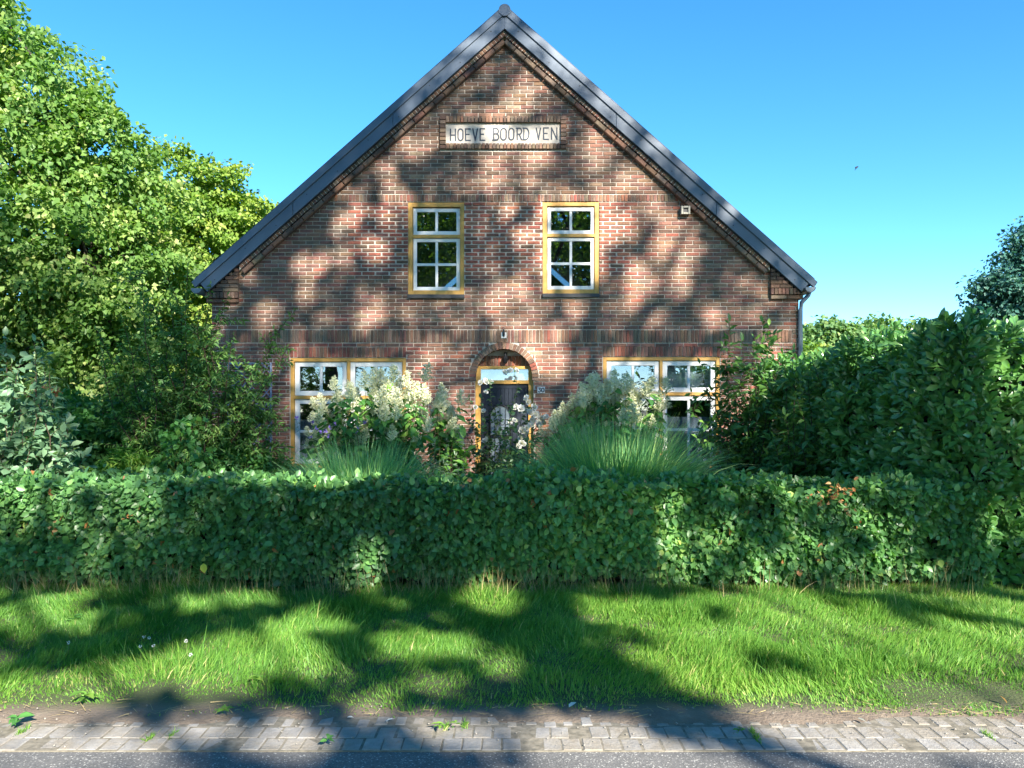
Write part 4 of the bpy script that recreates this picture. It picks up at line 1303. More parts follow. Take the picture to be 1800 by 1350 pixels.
# feathery shrub at the left corner of the house
tips = [(215, 560), (230, 470), (250, 500), (290, 480), (330, 470), (300, 540), (350, 540), (380, 560), (400, 520), (180, 620), (170, 580), (200, 660), (260, 620), (310, 610), (345, 640), (400, 610), (430, 640), (390, 690), (230, 700), (290, 700), (340, 720), (420, 700), (450, 660),
        (520, 545), (505, 610), (480, 580), (470, 640), (490, 690), (460, 730), (430, 760), (380, 770), (330, 780), (280, 770), (370, 500), (275, 560), (500, 720), (410, 590)]
shrub('feathery_shrub', 'large dark feathery shrub with long arching branches at the left house corner', fan(345, 10.4, tips, .10, .28), M['feather'], .088, .30, .017, .55, 24, 'two', .35, gz(345, 10.4), .013, .45, twig_up=.15)
# pale shrub at the left edge, nearer
tips = [(-60, 600), (-20, 620), (10, 590), (35, 640), (60, 650), (-40, 680), (20, 690), (60, 700), (95, 710), (110, 760), (40, 750), (80, 780), (0, 760), (130, 790), (-10, 720), (150, 800), (100, 810), (30, 800), (60, 600), (120, 740)]
shrub('grey_green_shrub', 'pale grey-green broad-leaved shrub at the left edge behind the hedge', fan(30, 8.4, tips, .06, .3), M['pale'], .105, .60, .030, .38, 15, base=gz(30, 8.4), singles=250, jitter=.6)
# tall soft stems with drooping leaf whorls
for i, (px, py, pb) in enumerate(((75, 612, 80), (98, 690, 100), (20, 640, 25), (55, 660, 60))):
    shrub('drooping_stem_plant', ['tallest pale plant with drooping leaf whorls above the grey-green shrub', 'shorter pale plant with a drooping leaf head beside the dark gap', 'pale drooping plant at the left photo edge', 'pale drooping plant between its two taller neighbours'][i],
          fan(pb, 9.6, [(px, py), (px - 14, py + 22), (px + 12, py + 30)], .02, .05), M['budd'], .13, .24, .022, .16, 5, droop=.75, base=gz(pb, 9.6), cat='plant', group='drooping pale plants at the left', tip_only=.55)

for i, (px, py, r_, d) in enumerate(((-60, 600, 120, 33), (120, 640, 110, 36), (300, 610, 120, 34), (420, 640, 90, 38))):
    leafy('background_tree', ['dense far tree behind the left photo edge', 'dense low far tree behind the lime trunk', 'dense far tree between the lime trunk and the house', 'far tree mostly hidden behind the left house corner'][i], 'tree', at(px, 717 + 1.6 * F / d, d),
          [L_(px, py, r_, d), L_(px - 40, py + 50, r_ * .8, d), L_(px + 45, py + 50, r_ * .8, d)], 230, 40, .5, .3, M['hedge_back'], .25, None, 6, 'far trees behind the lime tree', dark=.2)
# low plants behind the hedge, left
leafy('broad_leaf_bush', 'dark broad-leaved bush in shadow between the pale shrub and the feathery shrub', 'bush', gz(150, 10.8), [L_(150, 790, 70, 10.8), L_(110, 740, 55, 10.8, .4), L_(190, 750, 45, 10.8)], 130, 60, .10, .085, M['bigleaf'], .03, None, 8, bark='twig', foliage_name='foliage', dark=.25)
leafy('fern_bush', 'fresh yellow-green bush poking just above the hedge on the left', 'bush', gz(228, 9.2), [L_(225, 835, 42, 9.2), L_(255, 845, 32, 9.2), L_(195, 850, 30, 9.2)], 90, 40, .06, .085, M['fern'], .02, None, 8, bark='twig', foliage_name='foliage', wratio=.28)
leafy('copper_bush', 'copper-leaved bush glowing orange behind the pale shrub', 'bush', gz(105, 12.5), [L_(98, 735, 36, 12.5), L_(70, 700, 22, 12.5), L_(128, 755, 26, 12.5)], 60, 50, .08, .08, M['copper'], .02, None, 6, bark='twig', foliage_name='foliage')
leafy('copper_bush', 'small patch of copper leaves beside the lime trunk', 'bush', gz(226, 14.0), [L_(226, 745, 15, 14), L_(235, 760, 14, 14)], 26, 40, .07, .08, M['copper'], .02, None, 4, bark='twig', foliage_name='foliage')
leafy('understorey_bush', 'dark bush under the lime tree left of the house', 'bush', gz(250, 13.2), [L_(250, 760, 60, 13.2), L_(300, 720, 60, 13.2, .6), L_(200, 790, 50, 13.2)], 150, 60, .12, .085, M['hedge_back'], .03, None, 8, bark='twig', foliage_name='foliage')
leafy('corner_bush', 'low bushy perennial at the left house corner behind the hedge', 'bush', gz(430, 10.2), [L_(430, 830, 50, 10.2), L_(480, 840, 36, 10.2), L_(380, 830, 46, 10.2)], 130, 46, .07, .075, M['bigleaf'], .02, None, 8, bark='twig', foliage_name='foliage', wratio=.5)
leafy('heart_leaf_plant', 'plant with round heart-shaped leaves in front of the feathery shrub', 'plant', gz(320, 9.0), [L_(320, 760, 26, 9), L_(335, 800, 30, 9), L_(300, 820, 30, 9)], 26, 12, .07, .085, M['bigleaf'], .012, None, 8, bark='twig', foliage_name='foliage', wratio=.95)
# back hedge left of the house
bh = thing('back_hedge', 'dark square-cut hedge far behind the left shrubs', 'hedge', (-9, 15, 0))
n = 9000
Xb = rng.uniform(-15, -5.2, n); Zb = rng.random(n) * 1.25
Pb = np.stack([Xb, 14.6 + rng.exponential(.08, n), Zb], 1)
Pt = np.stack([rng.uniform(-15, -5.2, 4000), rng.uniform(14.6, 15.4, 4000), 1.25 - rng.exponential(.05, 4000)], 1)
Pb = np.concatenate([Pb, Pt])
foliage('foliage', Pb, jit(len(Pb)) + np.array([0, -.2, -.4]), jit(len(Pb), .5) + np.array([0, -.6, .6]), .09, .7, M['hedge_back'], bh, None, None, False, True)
cb = MB(); cb.box(-14.9, -5.3, 14.75, 15.3, 0, 1.12); cb.obj('twigs', M['core'], bh)  # dark filler for the shaded middle of this hedge

# ornamental grass mounds ------------------------------------------------------------------
def grass_mound(label, px, py_top, rpx, d, n):
    c = gz(px, d); t = thing('ornamental_grass', label, 'ornamental grass', tuple(c), 'fountain grasses under the white plumes')
    r = rpx * d / F; h = EYE - (py_top - HY) * d / F
    az = rng.uniform(0, 6.283, n); lean = rng.uniform(.04, .80, n)
    b = c + np.stack([np.cos(az), np.sin(az) * .8, np.zeros(n)], 1) * (rng.random(n) ** .5 * r * .45)[:, None]
    az2 = az + rng.normal(size=n) * .5
    d0 = np.stack([np.cos(az2) * lean, np.sin(az2) * lean, np.ones(n)], 1)
    ln = rng.uniform(.66, 1.08, n) * (h * 1.10 + lean * .22)
    bend = rng.uniform(1.2, 2.9, n) * (.6 + .7 * lean)
    ribbons('blades', b, d0, ln, rng.uniform(.011, .022, n), bend, M['fountain'], t, 7, np.clip(rng.normal(size=n) * .36 + .45, 0, 1))
grass_mound('smaller fountain grass mound below the left plumes', 637, 790, 122, 8.9, 4200)
grass_mound('larger fountain grass mound right of the door', 1085, 752, 156, 8.9, 6200)

# white plumed perennials ----------------------------------------------------------------------
def plume_mesh(seed):
    g_ = np.random.default_rng(seed)
    P, T, N = [], [], []
    H = 1.0
    for s in range(26):
        f = s / 26
        z = .12 + f * .80
        az = s * 2.4 + g_.random()
        ln = (.36 * (1 - f) ** .8 + .07) * g_.uniform(.7, 1.2)
        dv = unit(np.array([math.cos(az) * .75, math.sin(az) * .75, .75]))
        for k in range(int(8 + ln * 44)):
            u = (k + 1) / (8 + ln * 44)
            p = np.array([0, 0, z]) + dv * ln * u + g_.normal(size=3) * .009 + np.array([0, 0, -.06 * u * u])
            P.append(p); T.append(unit(g_.normal(size=3) * .8 + dv * 1.3)); N.append(unit(g_.normal(size=3)))
    for k in range(16):
        P.append(np.array([0, 0, .80 + .0125 * k]) + g_.normal(size=3) * .012); T.append(unit(g_.normal(size=3) + np.array([0, 0, 1]))); N.append(unit(g_.normal(size=3)))
    n = len(P)
    rr = np.clip(g_.normal(size=n) * .25 + .5, 0, 1)
    V, Fc, ra = leaf_arrays(np.array(P), np.array(T), np.array(N), np.full(n, .085), np.full(n, .46), rr, tpl('two', .1, .1))
    return np_mesh('flower_plume', V, Fc, [M['plume']], False, {'rnd': ra})
PLM = [plume_mesh(100 + i) for i in range(5)]

def plumed(label, px_base, d, heads, leaf_box):
    t = thing('plumed_perennial', label, 'flowering plant', tuple(gz(px_base, d)), 'white plumed perennials in front of the wall')
    mb = MB(); PP = []; 
    heads = heads + [(px + rng.normal() * 16, py + abs(rng.normal()) * 18 + 4, sc * .85) for (px, py, sc) in heads] + [(px + rng.normal() * 20, py + rng.normal() * 10, sc * .9) for (px, py, sc) in heads[::2]]
    for (px, py, sc) in heads:
        top = at(px, py, d + rng.normal() * .22)
        h = sc * rng.uniform(.85, 1.15)
        tilt = Vector(((px - px_base) * .0016 + rng.normal() * .16, rng.normal() * .16, 1)).normalized()
        b0 = np.array(top) - np.array(tilt) * h
        q_ = tilt.to_track_quat('Z', 'Y').to_euler()
        o = place('flower_plume', PLM[int(rng.integers(5))], t, b0, None, (h * rng.uniform(.95, 1.25), h * rng.uniform(.95, 1.25), h))
        o.rotation_euler = (Matrix.Rotation(0, 3, 'Z') @ tilt.to_track_quat('Z', 'Y').to_matrix() @ Matrix.Rotation(rng.random() * 6.28, 3, 'Z')).to_euler()
        g0 = gz(px_base + (px - px_base) * .35, d) + np.array([0, rng.normal() * .1, 0])
        pl = polyline(g0, b0 + np.array(tilt) * h * .9, .03, .03, 6)
        mb.tube(pl, [.008, .007, .006, .005, .004, .002], 5, False)
        PP.append(pl)
    mb.obj('stems', M['green_stem'], t, smooth=True)
    P = []
    for pl in PP:
        for _ in range(24):
            f = rng.uniform(.25, .9); i = int(f * 5); P.append(pl[i] + (pl[min(i + 1, 5)] - pl[i]) * (f * 5 - i))
    P = np.array(P); n = len(P)
    az = rng.uniform(0, 6.283, n)
    T = np.stack([np.cos(az), np.sin(az), np.full(n, -.25)], 1)
    foliage('foliage', P, T, jit(n, .35) + np.array([0, -.25, .9]), .17 * rng.uniform(.6, 1.2, n), .42, M['bigleaf'], t, tpl('full', .10, .3), None, True)
H1 = [(560, 690, .26), (575, 712, .26), (600, 735, .28), (590, 680, .3), (612, 668, .3), (628, 690, .3), (640, 650, .34), (655, 670, .32), (660, 645, .34), (668, 700, .3), (680, 660, .34), (690, 640, .36), (695, 680, .32), (704, 665, .32), (716, 650, .34), (722, 690, .3), (712, 720, .28),
      (640, 720, .28), (620, 745, .28), (600, 765, .26), (575, 750, .24), (555, 725, .22), (735, 670, .3), (740, 715, .28), (664, 735, .26), (690, 745, .26), (585, 775, .22), (560, 795, .2), (650, 760, .2), (728, 755, .2), (545, 765, .2), (632, 705, .3), (672, 680, .3), (610, 700, .28), (702, 700, .3)]
plumed('bushy plant with many cream plumes in front of the left window', 655, 9.9, H1, None)
H2 = [(775, 672, .34), (768, 695, .3), (784, 690, .32), (792, 712, .3), (760, 715, .28), (776, 725, .28), (798, 735, .24), (750, 740, .22)]
plumed('narrow plant with grey-cream plumes between the left window and the door', 775, 10.4, H2, None)
H3 = [(1040, 655, .36), (1020, 672, .32), (1028, 690, .3), (1005, 690, .3), (990, 705, .28), (1055, 680, .32), (1070, 672, .34), (1080, 648, .36), (1090, 680, .32), (1108, 664, .34), (1120, 690, .32), (1135, 670, .32), (1150, 660, .34), (1155, 690, .3), (1045, 710, .28), (1070, 715, .28), (1095, 715, .28),
      (1120, 720, .26), (1010, 720, .26), (975, 720, .26), (1160, 715, .24), (1140, 740, .22), (1050, 735, .24), (985, 740, .22), (1085, 745, .2), (968, 735, .22), (1025, 745, .22)]
plumed('bushy plant with many cream plumes between the door and the right window', 1075, 10.1, H3, None)

# roses at the door ---------------------------------------------------------------------------
def rose_mesh(seed):
    g_ = np.random.default_rng(seed); P, T, N, L = [], [], [], []
    for ring, (k, op, ln) in enumerate(((4, .25, .5), (6, .65, .62), (8, 1.25, .62))):
        for i in range(k):
            a = 6.283 * (i + .5 * ring) / k + g_.normal() * .15
            rad = np.array([math.cos(a), math.sin(a), 0])
            P.append(rad * .05); T.append(unit(rad * op + np.array([0, 0, 1.0 if ring < 2 else .35]))); N.append(unit(np.array([0, 0, 1]) - rad * .7)); L.append(ln * g_.uniform(.9, 1.1))
    n = len(P)
    V, Fc, ra = leaf_arrays(np.array(P), np.array(T), np.array(N), np.array(L), np.full(n, .95), g_.random(n), tpl('full', .12, -.15))
    return np_mesh('rose_bloom', V, Fc, [M['petal']], True, {'rnd': ra})
RM = [rose_mesh(60 + i) for i in range(3)]
tips = [(860, 672), (905, 655), (925, 700), (940, 715), (955, 735), (930, 745), (880, 700), (870, 720), (850, 740), (845, 700), (900, 720), (895, 745), (915, 770), (930, 780), (860, 770), (880, 790), (855, 800), (900, 800), (820, 730), (815, 760), (830, 780), (825, 700), (950, 760), (870, 820)]
rose = shrub('rose_bush', 'straggling cream-white rose bush growing in front of the front door', fan(880, 11.2, tips, .05, .25), M['rose_leaf'], .068, .62, .032, .26, 9, base=gz(880, 11.2), stem_r=.007, jitter=.6, cat='rose bush', bark='green_stem')
for (px, py, s) in [(886, 655, 1), (897, 653, 1.1), (907, 652, .9), (846, 673, 1), (853, 671, 1.1), (862, 672, .9), (854, 690, .8), (926, 700, 1), (930, 707, 1), (938, 716, 1.15), (916, 719, 1.2), (908, 716, 1), (922, 724, 1.2), (931, 726, 1.3), (944, 728, 1.2), (950, 735, 1.2), (938, 738, 1.1), (955, 741, 1.1), (946, 745, 1.2), (933, 749, 1.1),
                   (918, 757, 1.2), (925, 760, 1), (896, 741, .9), (904, 740, .9), (850, 723, .8), (835, 716, .8), (857, 772, .9), (852, 776, .9), (915, 771, .9), (917, 779, 1), (912, 784, .9), (922, 782, .8), (928, 752, 1), (960, 733, .9), (790, 745, .7), (797, 742, .7)]:
    p = at(px, py, 11.05 + rng.normal() * .1)
    dv = Vector((rng.normal() * .5, -.9, .45 + rng.normal() * .3))
    place('rose_bloom', RM[int(rng.integers(3))], rose, p, dv.to_track_quat('Z', 'Y').to_euler(), (.086 * s,) * 3)
# grey fine-leaved plant under the plumes
tips = [(740, 790), (765, 780), (785, 775), (800, 800), (815, 810), (750, 820), (780, 815), (728, 800), (805, 830), (770, 840)]
shrub('grey_leaved_plant', 'fine grey-leaved plant between the left grass mound and the door', fan(775, 9.3, tips, .04, .14), M['grey_leaf'], .06, .26, .020, .20, 7, base=gz(775, 9.3), stem_r=.005, cat='plant', jitter=.6)
tips = [(795, 770), (810, 790), (790, 800), (815, 770)]
shrub('broad_leaf_plant', 'fresh green broad-leaved plant left of the front door', fan(802, 9.8, tips, .04, .08), M['bigleaf'], .15, .5, .06, .12, 2, base=gz(802, 9.8), stem_r=.006, cat='plant', tone0=.35)
# violet flowers among the left plumes
vt = shrub('violet_flower_plant', 'thin plant with small violet flowers below the left plumes', fan(560, 9.7, [(548, 740), (565, 760), (580, 755), (640, 742), (628, 752), (520, 735), (570, 775)], .04, .15), M['rose_leaf'], .05, .4, .05, .12, 3, base=gz(560, 9.7), stem_r=.004, cat='flowering plant', bark='green_stem')
vm = [np_mesh('violet_flower', *leaf_arrays(np.zeros((9, 3)), jit(9), jit(9), np.full(9, .035), np.full(9, .6), rng.random(9), tpl('two'))[:2], [M['purple']], False, {'rnd': rng.random(36)})]
for px, py in ((548, 742), (556, 752), (564, 760), (572, 758), (580, 752), (578, 766), (640, 742), (630, 750), (522, 735), (545, 768), (626, 758), (590, 745)):
    place('violet_flower', vm[0], vt, at(px, py, 9.55), (rng.random() * 6, rng.random() * 6, 0))

# ------------------------------------------------------------------ grass verge
n = 330000
X = rng.uniform(-5.6, 5.6, n); Y = 3.95 + 2.85 * rng.random(n) ** .95
P3 = np.stack([X, Y, np.zeros(n)], 1)
edge = 4.0 + .05 * sines(P3, 3.2, 41) + .04 * sines(P3, 9, 42)
dens = np.clip((Y - edge) / .14, 0, 1)
def spot(px, py, rx, ry):
    c = gz(px, F * EYE / (py - HY)); return np.exp(-(((X - c[0]) / rx) ** 2 + ((Y - c[1]) / ry) ** 2))
bare = 1.2 * spot(270, 1248, .42, .07) + 1.0 * spot(170, 1250, .30, .05) + .9 * spot(400, 1238, .35, .06) + .7 * spot(1615, 1190, .12, .05) + .6 * spot(520, 1225, .2, .05)
dens = dens * (1 - np.clip(bare, 0, 1)) * np.clip(.75 + .28 * sines(P3, 2.6, 43) + .15 * sines(P3, 8, 44), .25, 1)
edge_tufts = (Y < edge + .02) & (sines(P3, 7, 45) > .75) & (Y > 4.0) & (rng.random(n) < .55)
m = (rng.random(n) < dens) | edge_tufts
X, Y, P3 = X[m], Y[m], P3[m]; n = len(X)
b = np.stack([X, Y, verge_z(X, Y) - .006], 1)
tuft = sines(P3, 4.5, 46); swirl = sines(P3, 1.6, 47) * 1.6 + sines(P3, 6, 48)
hgt = np.clip(.062 + .024 * tuft + .020 * sines(P3, 12, 49) + .008 * np.clip(Y - 5.4, 0, 1.3), .025, .2) * rng.uniform(.55, 1.35, n) * np.clip((Y - 4.0) / .5, .4, 1)
tall = rng.random(n) < .018 + .05 * (sines(P3, 3.1, 55) > 1.0); hgt[tall] *= rng.uniform(1.3, 2.2, tall.sum())
lean = np.stack([np.cos(swirl * 1.5) * .42, np.sin(swirl * 1.5) * .30 - .08, np.ones(n)], 1) + jit(n, .28)
tone = np.clip(.40 + .20 * sines(P3, 1.7, 50) + .10 * sines(P3, 6, 58) + rng.normal(size=n) * .22, 0, .93)
dry = (rng.random(n) < .03 + .10 * (sines(P3, 3.4, 59) > 1.25) + .08 * np.clip((Y - 6.25) / .35, 0, 1)); tone[dry] = rng.uniform(.93, 1, dry.sum())
side = np.stack([np.cos(rng.normal(size=n) * .8), np.sin(rng.normal(size=n) * .8), np.zeros(n)], 1)
gv = ribbons('grass', b, lean, hgt, rng.uniform(.004, .008, n) * (1 + .5 * tall), rng.uniform(.3, 1.6, n), M['turf'], None, 2, tone, True, side)
gv['kind'] = 'stuff'; gv['label'] = 'bright uncut grass verge between the hedge and the road'

# tufts of tall dry grass at the hedge foot
n = 1150
kx = rng.choice(np.array([-4.2, -3.6, -3.1, -2.2, -1.55, -.8, -.55, .0, .55, .9, 1.15, 2.0, 2.8, 3.6, -2.7, -4.0, .25]), n)
X = kx + rng.normal(size=n) * .22; Y = 6.50 + rng.normal(size=n) * .09
b = np.stack([X, Y, np.full(n, .012)], 1)
dg = ribbons('dry_grass', b, jit(n, .22) + np.array([0, -.1, 1]), rng.uniform(.12, .42, n), rng.uniform(.0025, .005, n), rng.uniform(.2, 1.4, n), M['straw'], None, 4, None, True)
tag(dg, 'dry straw-coloured grass standing along the foot of the hedge', None, None, 'stuff')

n = 620
tx = np.array([-2.45, -1.78, -1.66, -.42, -.33, 1.1, 1.17, 2.25]); ti = rng.integers(0, len(tx), n)
b = np.stack([np.round(tx[ti] / .0945) * .0945 + .047 + rng.normal(size=n) * .006, 3.78 + .08 * np.sin(ti * 5.0) + rng.normal(size=n) * .022, np.zeros(n)], 1)
jg = ribbons('joint_grass', b, jit(n, .55) + np.array([0, 0, 1]), rng.uniform(.015, .045, n), rng.uniform(.003, .006, n), rng.uniform(.2, 1.2, n), M['turf'], None, 2, None, True)
tag(jg, 'small grass tufts growing in the joints of the paver strip', None, None, 'stuff')
n = 420
X = rng.uniform(-4.2, 4.2, n); Y = 3.94 + np.abs(rng.normal(size=n)) * .10
b = np.stack([X, Y, np.full(n, .028)], 1)
lt_ = ribbons('straw_litter', b, np.stack([rng.normal(size=n), rng.normal(size=n) * .6, rng.uniform(-.02, .10, n)], 1), rng.uniform(.02, .13, n), rng.uniform(.002, .005, n), rng.uniform(0, .3, n), M['straw'], None, 2, rng.random(n) * .7, True)
tag(lt_, 'dry straw bits scattered on the bare soil along the pavers', None, None, 'stuff')
n = 420
O8 = np.array([(1, 0, 0), (0, 1, 0), (-1, 0, 0), (0, -1, 0), (0, 0, .8), (0, 0, -.8)], float)
F8 = np.array([(0, 1, 4), (1, 2, 4), (2, 3, 4), (3, 0, 4), (1, 0, 5), (2, 1, 5), (3, 2, 5), (0, 3, 5)])
c = np.stack([rng.uniform(-4.2, 4.2, n), 3.6 + .5 * rng.random(n), np.full(n, .012)], 1); c[c[:, 1] > 3.93, 2] = .024
V = (O8[None] * (rng.uniform(.002, .007, n)[:, None, None] * rng.uniform(.6, 1.4, (n, 1, 3))) + c[:, None]).reshape(-1, 3)
pb_ = bpy.data.objects.new('grit', np_mesh('grit', V, [(F8[None] + (np.arange(n) * 6)[:, None, None]).reshape(-1, 3)], [plain('pale_grit', (.36, .33, .29), (.18, .165, .14), .9, 80)]))
link(pb_); tag(pb_, 'pale grit scattered over the soil and pavers', None, None, 'stuff')
# broad weeds and clover in the verge
def rosette(px, py, k, size, mat, label, cat='weed', group='weeds in the grass verge', w=.38):
    c = gz(px, F * EYE / (py - HY)); c[2] = .045
    t = thing('weed', label, cat, tuple(c), group)
    az = rng.uniform(0, 6.283, k)
    T = np.stack([np.cos(az), np.sin(az), rng.uniform(.15, .6, k)], 1)
    single_leaves('leaf', np.repeat(c[None], k, 0) + jit(k, .008), T, jit(k, .2) + np.array([0, -.1, 1]), size * .78 * rng.uniform(.7, 1.2, k), w, mat, t, 'full', .12, .35, (.3, .5, .7))
rosette(150, 1240, 8, .10, M['fern'], 'broad-leaved weed at the left edge of the bare soil', w=.5)
rosette(30, 1280, 9, .09, M['bigleaf'], 'dark broad-leaved weed beside the pavers at the left photo edge', w=.5)
rosette(395, 1262, 6, .06, M['fern'], 'small round-leaved weed beside the pavers under the bare soil', w=.6)
rosette(1300, 1300, 7, .045, M['fern'], 'small weed growing between pavers left of the big tree shadow')
rosette(770, 1288, 7, .05, M['fern'], 'small weed between pavers in the middle of the road edge')
rosette(800, 1291, 6, .045, M['fern'], 'small dark weed right beside the middle paver weed')
rosette(580, 1316, 6, .05, M['bigleaf'], 'flat weed on the pavers left of the middle at the asphalt edge', w=.6)
rosette(130, 1100, 8, .11, M['bigleaf'], 'broad dock-like weed high in the left grass', w=.4)
rosette(1240, 1100, 12, .15, M['fern'], 'plantain rosette in the shaded grass near the middle of the verge', w=.3)
rosette(450, 1205, 7, .07, M['fern'], 'yellowish weed beside the sunlit left grass', w=.5)
for i, (px, py) in enumerate(((253, 1152), (247, 1170), (270, 1169), (335, 1186), (262, 1154), (120, 1163), (327, 1160))):
    d_ = F * EYE / (py - HY); c = gz(px, d_); c[2] = .12
    t = thing('clover_flower', 'small white clover flower in the left grass of the verge', 'flower', tuple(c), 'white clover flowers in the left grass')
    s_ = MB(); s_.tube([(c[0], c[1], .03), (c[0] + .004, c[1], .12)], .0015, 4); s_.obj('stem', M['green_stem'], t)
    k = 22; dd = unit(jit(k)); foliage('petals', c + dd * .004, dd, jit(k), .009, .5, M['petal'], t, None, np.full(k, .95))
# pale scraps and dead leaves on the soil strip
for (px, py, sz, mt, lab) in ((693, 1273, .045, 'plume', 'pale curled leaf scrap lying on the soil left of the middle paver weeds'), (610, 1270, .035, 'plume', 'small pale leaf scrap at the soil edge, leftmost of the pale scraps'),
                              (1000, 1252, .06, 'plume', 'largest pale leaf scrap at the grass edge in the middle of the verge'), (1508, 1272, .05, 'plume', 'pale scrap on the pavers in the right part of the road edge'),
                              (948, 1247, .05, 'copper', 'brown dead leaf at the grass edge beside the largest pale scrap'), (1770, 1245, .05, 'copper', 'brown dead leaf on the soil near the right photo edge')):
    c = gz(px, F * EYE / (py - HY)); c[2] = .026
    o = foliage('leaf_scrap', c[None], np.array([[rng.normal(), rng.normal() * .4, .1]]), np.array([[rng.normal() * .3, rng.normal() * .3, 1.0]]), sz, .5, M[mt], None, tpl('full', .1, .2), np.array([.95]), True)
    tag(o, lab, 'leaf')

# ------------------------------------------------------------------ bird
bp = at(1506, 294, 32)
bd = thing('bird', 'small dark bird flying in the blue sky right of the roof', 'bird', tuple(bp))
m_ = MB(); ax = unit(np.array([.8, .3, .5]))
m_.tube([bp - ax * .10, bp - ax * .075, bp - ax * .02, bp + ax * .05, bp + ax * .08, bp + ax * .105], [.006, .03, .042, .028, .022, .004], 8)
m_.obj('body', M['black'], bd, smooth=True)
for s in (-1, 1):
    w_ = MB(); r_ = bp + ax * .02
    tip_ = r_ + np.array([.05 * s - .05, .16 * s, -.05 - .02 * s]); 
    v = [r_ + ax * .03, r_ - ax * .04, tip_ - ax * .06, tip_]
    w_.add([tuple(q) for q in v] + [tuple(q + np.array([0, 0, -.004])) for q in v], [(0, 1, 2, 3), (7, 6, 5, 4), (0, 4, 5, 1), (1, 5, 6, 2), (2, 6, 7, 3), (3, 7, 4, 0)]); w_.obj('wing', M['black'], bd)

